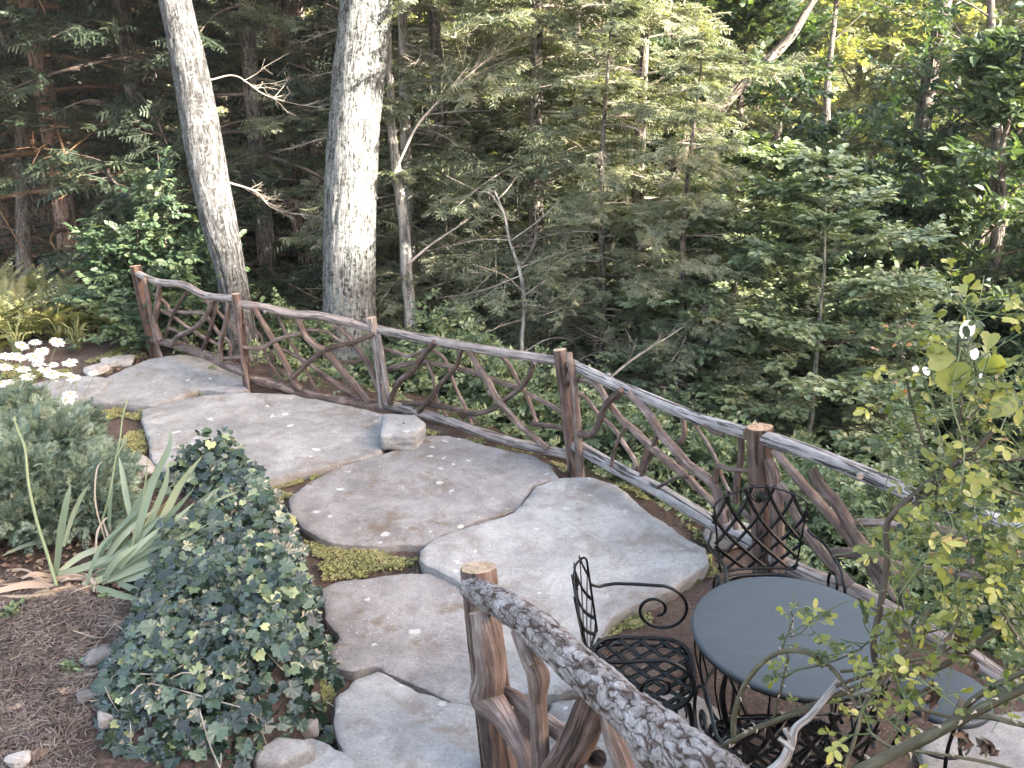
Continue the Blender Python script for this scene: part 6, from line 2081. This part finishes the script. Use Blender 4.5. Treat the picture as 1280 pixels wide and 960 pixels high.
# low leafy ground cover on the bank, and forest floor plants
def bank_cover():
    rng = np.random.default_rng(5)
    mb = MB()
    n = 11000
    x = rng.uniform(-7, 6, n); y = rng.uniform(2.5, 15, n)
    line = np.array([B1[:2], B2[:2], B3[:2], B4[:2], B5[:2], B6[:2]])
    q2 = np.stack([x, y], -1)
    s = seg_dist(q2, line, False) * np.where(inside(q2, np.vstack([line, [[3.4, 2.0], [4, -6], [-14, -6], [-14, 9.4]]])), -1, 1)
    keep = (s > .05) & (s < 5) & (fbm(np.stack([x, y, x * 0], -1) * 1.2, 3, 4) > -.25 - .5 * (s < 1.6)) & ((x > -4.2))
    x, y = x[keep], y[keep]; n = len(x)
    z = height(x, y) + rng.uniform(.02, .16, n)
    a = rng.uniform(0, 6.28, n)
    d = np.stack([np.cos(a), np.sin(a), rng.uniform(0, .5, n)], -1); d /= np.linalg.norm(d, axis=1)[:, None]
    scatter(mb, TWIG_SH[0], np.stack([x, y, z], -1), basis(d, np.tile([0, 0, 1.], (n, 1)), rng, .4), rng.uniform(.07, .14, n), rng.uniform(.1, .9, n))
    props(mb.build('undergrowth', M['shrub'], None, smooth=False), 'low leafy undergrowth covering the bank below the railing', None, None, 'stuff')
bank_cover()

# -- the far wooded side of the ravine: one mass
def far_wood():
    rng = np.random.default_rng(6)
    mb = MB()
    # lumps on the opposite slope
    m = 520
    r = rng.uniform(33, 82, m); a = rng.uniform(-.80, .80, m)
    cx, cy = np.sin(a) * r, np.cos(a) * r
    cz = height(cx, cy) + rng.uniform(2.0, 8.0, m)
    R0 = rng.uniform(1.6, 3.4, m)
    tree_t = rng.uniform(-.22, .28, m)
    per = 85
    idx = np.repeat(np.arange(m), per)
    d = rng.normal(0, 1, (m * per, 3)); d /= np.linalg.norm(d, axis=1)[:, None]
    q = np.stack([cx[idx], cy[idx], cz[idx]], -1) + d * (R0[idx] * rng.uniform(.45, 1.08, m * per))[:, None] * [1, 1, 1.15]
    dr = rng.normal(0, 1, (m * per, 3)) * [1, 1, .5]; dr /= np.linalg.norm(dr, axis=1)[:, None]
    # picture column of each spray, for the painted glow below
    px = 640 + FPX * q[:, 0] / (q[:, 1] * CP)
    Rm = basis(dr, d + [0, 0, .6], rng, .5)
    sc = rng.uniform(.5, .95, m * per) * (q[:, 1] / 50) ** .5
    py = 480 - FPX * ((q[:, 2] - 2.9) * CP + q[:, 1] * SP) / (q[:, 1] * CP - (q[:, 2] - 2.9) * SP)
    # bright glow between the trees, painted as paler leaf tint
    glow_tint = np.exp(-(((px - 1065) / 90) ** 2 + ((py - 80) / 80) ** 2)) + .8 * np.exp(-(((px - 770) / 90) ** 2 + ((py - 80) / 70) ** 2))
    tint = np.clip(.42 + tree_t[idx] + rng.normal(0, .16, m * per) + glow_tint * .7, 0, 1)
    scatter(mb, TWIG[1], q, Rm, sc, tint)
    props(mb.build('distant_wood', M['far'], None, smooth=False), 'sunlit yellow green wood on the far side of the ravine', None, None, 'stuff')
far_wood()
# ------------------------------------------------------------------ rose bush close to the camera
def make_rose():
    rng = np.random.default_rng(91)
    zb = Z(1080, 330, 4.8); zc_ = Z(1080, 520, 4.8)
    base = atz(1290, 1080, .9)
    t = thing('rose_bush', 'thorny climbing rose with arching canes and small leaves beside the patio table', 'rose bush', (1.9, 1.3, .9))
    o = np.array([1.9, 1.3, .9])
    canes = []
    def cane(px, t0, t1, w, mat='cane', thorns=10, name='cane', rough=.12, label=None, leaf=0):
        rough = max(rough, .18)
        ts = np.linspace(t0, t1, len(px))
        pts = np.array([att(x, y, tt) for (x, y), tt in zip(px, ts)])
        ws = np.interp(np.linspace(0, 1, len(pts)), np.linspace(0, 1, len(np.atleast_1d(w))), np.atleast_1d(w))
        rad = ws / 2 / FPX * ts
        mb = MB(); mb.tube(pts - o, rad, 9, True, rough, int(px[0][0]), 6, detail=14)
        P, r = resample(pts, rad, 8)
        for k in range(thorns):
            i = rng.integers(1, len(P) - 2)
            f = rng.random()
            q = P[i] * (1 - f) + P[i + 1] * f
            tg = P[i + 1] - P[i]; tg /= np.linalg.norm(tg) + 1e-9
            d = rng.normal(0, 1, 3); d -= tg * np.dot(d, tg); d /= np.linalg.norm(d)
            rr = r[i]
            L = .006 + rr * .55
            mb.tube([q + d * rr * .8 - o, q + d * (rr + L * .5) - tg * L * .1 - o, q + d * (rr + L) - tg * L * .5 - o], [max(.0018, rr * .4), .0013, .0003], 5, False, 0, 0, 1, tint=.8)
        ob = mb.build(name, M[mat], t)
        if label: ob['label'] = label
        canes.append((P, r, leaf))
        return P
    q9 = lambda l: z9(l)
    cane(z9([(500, 1060), (680, 960), (860, 870), (1000, 800), (1130, 730), (1290, 655), (1500, 560)]), 1.75, 1.55, [15, 15, 13, 12, 11], 'cane', 16, leaf=.2)
    cane(z9([(110, 905), (250, 822), (400, 762), (520, 712), (640, 662), (760, 612), (900, 600), (1000, 562), (1150, 462), (1290, 370)]), 2.25, 2.0, [6, 8.5, 8, 8, 7], 'cane', 26, leaf=.3)
    cane(z9([(190, 862), (193, 760), (230, 650), (300, 562), (380, 522), (470, 530), (560, 590), (610, 660), (655, 735)]), 2.24, 2.05, [7.5, 6.5, 6, 5.5], 'cane', 24)
    cane(z9([(600, 975), (650, 830), (680, 722), (740, 642), (840, 512), (925, 360)]), 1.9, 2.0, [5.5, 6, 5.5, 5], 'cane', 14, leaf=.4)
    cane(z9([(738, 618), (712, 500), (740, 350), (765, 180), (760, 60), (800, -10), (860, -60), (930, -120)]) , 2.08, 2.02, [9, 8, 8, 8], 'cane_brown', 10, leaf=.4)
    cane(z9([(865, -20), (940, -100), (1020, -180), (1100, -240), (1160, -300)]), 2.03, 2.0, [9, 8, 6], 'cane_brown', 6, leaf=1)
    cane(z8([(1030, 770), (1035, 650), (1042, 540), (1038, 430), (1030, 330), (1050, 250)]), 2.02, 1.98, [5, 4, 3], 'cane', 6, leaf=1)
    cane(z8([(955, 960), (935, 790), (890, 665), (858, 560), (830, 420), (808, 300), (802, 245)]), 2.06, 2.0, [4.5, 4, 3.4, 2.5], 'cane', 12, leaf=.6)
    cane(z8([(1150, 560), (1105, 470), (1090, 380), (1075, 240), (1030, 160), (1005, 145)]), 1.98, 1.95, [3, 2.4, 1.6], 'cane', 3, leaf=.5)
    cane(z9([(340, 770), (358, 700), (375, 630), (392, 540), (372, 512), (400, 440), (412, 400), (402, 368)]), 2.22, 2.15, [3.6, 3, 2.4, 1.8], 'cane', 10, leaf=.5)
    cane(z9([(400, 470), (445, 450), (490, 395)]), 2.17, 2.15, [2, 1.4], 'cane', 3, leaf=.5)
    cane(z9([(375, 625), (430, 592), (510, 575), (600, 545), (660, 515), (700, 480)]), 2.2, 2.1, [3, 2.2, 1.6], 'cane', 8, leaf=1)
    cane(z9([(590, 598), (690, 590), (830, 566), (960, 530), (1080, 470)]), 2.1, 2.0, [4, 3.6, 3], 'cane', 8, leaf=.8)
    cane(z9([(570, 655), (660, 620), (760, 590), (820, 545)]), 2.12, 2.1, [5, 4, 3], 'cane_brown', 4)
    cane(z9([(910, 602), (970, 520), (1045, 370)]), 1.98, 1.96, [5.5, 5, 4], 'cane', 6, leaf=1)
    cane(z9([(1040, 800), (1070, 720), (1170, 650), (1300, 590)]), 1.68, 1.6, [8, 8, 7], 'cane', 6, leaf=.3)
    cane(z9([(1010, 800), (1030, 740), (1045, 700)]), 1.66, 1.68, [9, 6], 'cane_brown', 2)
    cane(z9([(660, 730), (800, 722), (900, 742), (1010, 770), (1140, 770), (1300, 805)]), 1.98, 1.8, [4, 5, 7], 'cane', 10, leaf=.4)
    cane(z9([(690, 815), (730, 850), (780, 880), (900, 900), (1050, 922), (1180, 950), (1290, 985)]), 1.85, 1.7, [4, 4.5, 4.5], 'cane', 8, leaf=.3)
    cane(z9([(1140, 755), (1220, 790), (1300, 800)]), 1.6, 1.55, [5, 5], 'cane', 4, leaf=.3)
    cane(z9([(1290, 520), (1200, 380), (1170, 250), (1150, 120), (1140, 40)]), 1.9, 1.95, [5, 4, 3, 2.4], 'cane', 8, leaf=1.4)
    cane(z9([(1290, 380), (1240, 420), (1130, 440), (1010, 430), (890, 450), (790, 380)]), 1.95, 2.05, [4, 3, 2], 'cane', 6, leaf=1.2)
    cane(z9([(1290, 200), (1180, 190), (1080, 200), (1000, 250), (960, 330)]), 1.95, 2.0, [3.5, 3, 2], 'cane', 5, leaf=1.4)
    cane(z8([(1290, 900), (1200, 870), (1120, 800), (1080, 740), (1060, 640), (1120, 560), (1180, 520)]), 1.97, 1.95, [4, 3.4, 2.4], 'cane', 5, leaf=1.6)
    cane(z8([(1290, 760), (1180, 768), (1090, 760), (1040, 770)]), 1.97, 2.0, [3, 3], 'cane_brown', 3, leaf=1.2)
    cane(z9([(160, 1080), (350, 960), (400, 880), (420, 812), (480, 760), (570, 650), (585, 632)]), 2.05, 2.16, [16, 13, 10, 9, 8], 'cane_dead', 0, rough=.25, label='grey dead cane stub')
    cane(z9([(412, 890), (385, 868), (360, 850)]), 2.05, 2.05, [8, 6], 'cane_dead', 0, rough=.25, label='grey dead cane stub')
    cane(z9([(402, 850), (385, 825), (380, 812)]), 2.06, 2.06, [7, 5], 'cane_dead', 0, rough=.25, label='grey dead cane stub')
    # side shoots and leaves
    ov = oval_tpl(.30)
    P, Dr, S, T = [], [], [], []
    sh = MB()
    def compound(q, d, L, tint, n=5):
        d = d / np.linalg.norm(d)
        s = np.cross(d, [0, 0, 1.0]); s /= np.linalg.norm(s) + 1e-9
        s = s + rng.normal(0, .3, 3); s -= d * np.dot(s, d); s /= np.linalg.norm(s)
        end = q + d * L
        sh.tube([q - o, (q + end) / 2 + [0, 0, L * .08] - o, end - o], [.0009, .0006], 4, False, 0, 0, 2, tint=.1)
        z = rng.uniform(.8, 1.15)
        P.append(end); Dr.append(d + rng.normal(0, .15, 3)); S.append(L * .50 * z); T.append(tint)
        for f, sc in ((.88, .44), (.52, .36))[: (n - 1) // 2]:
            for sg in (-1, 1):
                P.append(q + d * L * f); Dr.append(s * sg + d * .55 + rng.normal(0, .2, 3)); S.append(L * sc * z); T.append(min(tint + rng.normal(0, .05), .9 if tint < .9 else 1))
    for Pc, r, leaf in canes:
        if leaf <= 0: continue
        Lc = np.linalg.norm(np.diff(Pc, axis=0), axis=1).sum()
        for k in range(int(Lc * 21 * leaf) + 2):
            i = rng.integers(0, len(Pc) - 1)
            q = Pc[i] + rng.normal(0, .002, 3)
            d = rng.normal(0, 1, 3) + np.array([-.05, -.1, .35])
            d /= np.linalg.norm(d)
            if rng.random() < .5:
                L = rng.uniform(.05, .16)
                e = q + d * L + np.array([0, 0, .02])
                m = (q + e) / 2 + rng.normal(0, .006, 3)
                sh.tube([q - o, m - o, e - o], [.0018, .0009], 5, False, 0, 0, 3, tint=.0)
                for j in range(rng.integers(2, 5)):
                    f = rng.uniform(.3, 1)
                    compound(q * (1 - f) + e * f, d + rng.normal(0, .7, 3), rng.uniform(.032, .056), np.clip(rng.normal(.55, .22), 0, .87), 5)
            else:
                compound(q, d, rng.uniform(.022, .045), np.clip(rng.normal(.5, .22), 0, .87), rng.choice([3, 5]))
    # the leafy mass at the right edge
    for k in range(380):
        px = rng.uniform(1105, 1300); py = rng.uniform(430, 900)
        wgt = 1.0 if px > 1130 else .5
        if py > 800: wgt *= .35
        if 640 > py and px < 1130 + (py < 480) * 25: wgt *= .55
        if rng.random() > wgt: continue
        q = att(px, py, rng.uniform(1.85, 2.35))
        d = rng.normal(0, 1, 3) + np.array([-.1, -.1, .2])
        compound(q, d, rng.uniform(.036, .064), np.clip(rng.normal(.46, .26), 0, .87), 5)
        if rng.random() < .6:
            sh.tube([q - o, q - o + rng.normal(0, .03, 3), q - o + rng.normal(0, .07, 3) - [0, 0, .05]], [.0014, .0010], 4, False, 0, 0, 3, tint=.0)
    # reddish new growth on the tall shoot
    for (x, y) in z8([(802, 245), (800, 262), (815, 278), (865, 310), (745, 355), (760, 368), (832, 465), (828, 480), (995, 850), (1045, 865), (1000, 830), (1150, 680)]) + z9([(980, 150), (1040, 75), (1000, 165), (1160, 60), (1210, 170), (860, 700)]):
        q = att(x, y, 2.02)
        d = rng.normal(0, 1, 3) * [1, .5, .6]
        compound(q, d, rng.uniform(.018, .030), .99, 3)
    Pn, Dn, Sn, Tn = np.array(P), np.array(Dr), np.array(S), np.clip(np.array(T), 0, 1)
    Dn /= np.linalg.norm(Dn, axis=1)[:, None]
    mb = MB()
    R = basis(Dn, np.tile([0, -.35, 1.0], (len(Pn), 1)), rng, .45)
    scatter(mb, ov, Pn - o, R, Sn, Tn)
    mb.build('leaves', M['rose'], t, smooth=True)
    sh.build('side_shoots', M['stem'], t)  # stems of the side shoots and leaf stalks, without the leaves
    # withered brown leaves
    m = MB()
    dl = leaf_tpl(.3, .35, .3)
    W = [(924, 680), (1060, 830), (1050, 530), (1135, 860), (1140, 880), (1080, 560), (1020, 480), (890, 590), (930, 660), (1060, 540), (1150, 880), (915, 700)]
    for (x, y) in z9(W):
        for _ in range(6):
            q = att(x + rng.normal(0, 4), y + rng.normal(0, 4), 1.95)
            d = rng.normal(0, 1, 3) + [0, 0, -1.2]; d /= np.linalg.norm(d)
            scatter(m, dl, (q - o)[None], basis(d[None], np.array([[0, -1., .3]]), rng, .6), [rng.uniform(.016, .032)], [rng.uniform(0, .3)])
    m.build('withered_leaves', M['dead_leaf'], t)
make_rose()

def make_vine():
    rng = np.random.default_rng(17)
    zb = Z(1080, 330, 4.8)
    b = att(1200, 560, 1.95)
    t = thing('bindweed_vine', 'climbing vine with yellow green heart shaped leaves topping the rose bush', 'vine', tuple(b))
    ht = heart_tpl(); ov = oval_tpl(.34)
    sh = MB()
    for l, r in (([(1200, 620), (1205, 560), (1190, 500), (1200, 440), (1210, 400), (1200, 370), (1188, 368)], .0016), ([(1205, 520), (1225, 470), (1235, 440), (1222, 415), (1212, 410)], .0012),
                 ([(1250, 540), (1262, 500), (1245, 450), (1230, 445)], .0010), ([(1213, 400), (1225, 372), (1230, 345)], .0010), ([(1225, 378), (1250, 374), (1276, 380)], .0010), ([(1232, 350), (1240, 347)], .001)):
        sh.tube([att(x, y, 1.95 + rng.normal(0, .01)) - b for x, y in l], [r, r * .8], 6, True, 0, 0, 6, tint=.7)
    sh.build('stems', M['stem'], t)
    big = [((748, 545), (820, 672), 26, .5), ((372, 570), (560, 560), 34, .35), ((500, 600), (560, 810), 30, .28), ((870, 215), (945, 250), 20, .6), ((760, 410), (745, 510), 18, .55), ((620, 60), (625, 130), 16, .5),
           ((700, 110), (640, 150), 17, .55), ((560, 135), (610, 175), 14, .5), ((860, 780), (760, 930), 30, .4), ((700, 740), (740, 820), 20, .45), ((900, 900), (950, 960), 22, .5), ((400, 690), (395, 730), 12, .5), ((610, 210), (700, 235), 15, .3)]
    mb = MB()
    for (a, c, w, tint) in big:
        p0 = att(*zb([a])[0], 1.94); p1 = att(*zb([c])[0], 1.94 + rng.uniform(-.03, .03))
        d = p1 - p0; L = np.linalg.norm(d)
        R = basis((d / L)[None], np.array([[rng.normal(0, .3), -1.0, .45]]), rng, .2)
        scatter(mb, ht, (p0 - b)[None], R, [L * .95], [tint])
    mb.build('leaves', M['vine_leaf'], t)
    mb = MB()
    for (a, c) in [((640, 335), (600, 450)), ((655, 500), (670, 575)), ((290, 620), (330, 640)), ((350, 625), (400, 660)), ((520, 175), (530, 190)), ((740, 95), (760, 90)), ((700, 655), (705, 690))]:
        p0 = att(*zb([a])[0], 1.93); p1 = att(*zb([c])[0], 1.93)
        d = p1 - p0; L = np.linalg.norm(d)
        R = basis((d / L)[None], np.array([[.1, -1.0, .5]]), rng, .2)
        scatter(mb, (ov[0] * [1.3, 1, 1], ov[1]), (p0 - b)[None], R, [L], [1.0])
    mb.build('white_leaves', M['petal'], t)
make_vine()

# ------------------------------------------------------------------ light
w = D.worlds.new('World')
SC.world = w
w.use_nodes = True
nt = w.node_tree
bg = nt.nodes['Background']
sky = nt.nodes.new('ShaderNodeTexSky')
sky.sky_type = 'NISHITA'
sky.sun_disc = False
SUN_EL = math.radians(24.0)
SUN_AZ = math.radians(112)            # measured from +Y towards +X: behind the viewer
sky.sun_elevation = SUN_EL
sky.sun_rotation = SUN_AZ
sky.air_density = 1.0
sky.dust_density = 2.5
sky.ozone_density = 1.0
mixn = nt.nodes.new('ShaderNodeMix'); mixn.data_type = 'RGBA'; mixn.blend_type = 'MULTIPLY'
mixn.inputs[0].default_value = 1.0
mixn.inputs[7].default_value = (1.13, 1.0, .88, 1)      # warm white balance put into the sky colour
nt.links.new(sky.outputs[0], mixn.inputs[6])
nt.links.new(mixn.outputs[2], bg.inputs['Color'])
bg.inputs['Strength'].default_value = 0.15
L = D.lights.new('sun', 'SUN')
L.energy = 5.0
L.angle = math.radians(0.6)
L.color = (1.0, .94, .84)
lo = D.objects.new('sun', L)
COL.objects.link(lo)
sd = Vector((math.sin(SUN_AZ) * math.cos(SUN_EL), math.cos(SUN_AZ) * math.cos(SUN_EL), math.sin(SUN_EL)))
lo.rotation_euler = sd.to_track_quat('Z', 'Y').to_euler()
lo.location = (0, -20, 30)

SC.view_settings.view_transform = 'Standard'
SC.view_settings.look = 'None'
SC.view_settings.gamma = 1.0
SC.view_settings.exposure = 3.0
cy = SC.cycles
cy.max_bounces = 6
cy.diffuse_bounces = 3
cy.glossy_bounces = 2
cy.transmission_bounces = 4
cy.transparent_max_bounces = 4
cy.caustics_reflective = False
cy.caustics_refractive = False
cy.use_denoising = True
cy.use_adaptive_sampling = True
cy.adaptive_threshold = 0.02

# thin evening haze filling the ravine
m_, nt_, out_ = new_mat('thin_evening_haze')
v_ = nt_.nodes.new('ShaderNodeVolumePrincipled')
v_.inputs['Color'].default_value = (.96, .95, .90, 1)
v_.inputs['Density'].default_value = 0.0009
v_.inputs['Anisotropy'].default_value = 0.2
nt_.links.new(v_.outputs[0], out_.inputs['Volume'])
mbh = MB(); mbh.box((0, 0, 19), (760, 760, 60))
props(mbh.build('haze', m_, None, smooth=False), kind='stuff')
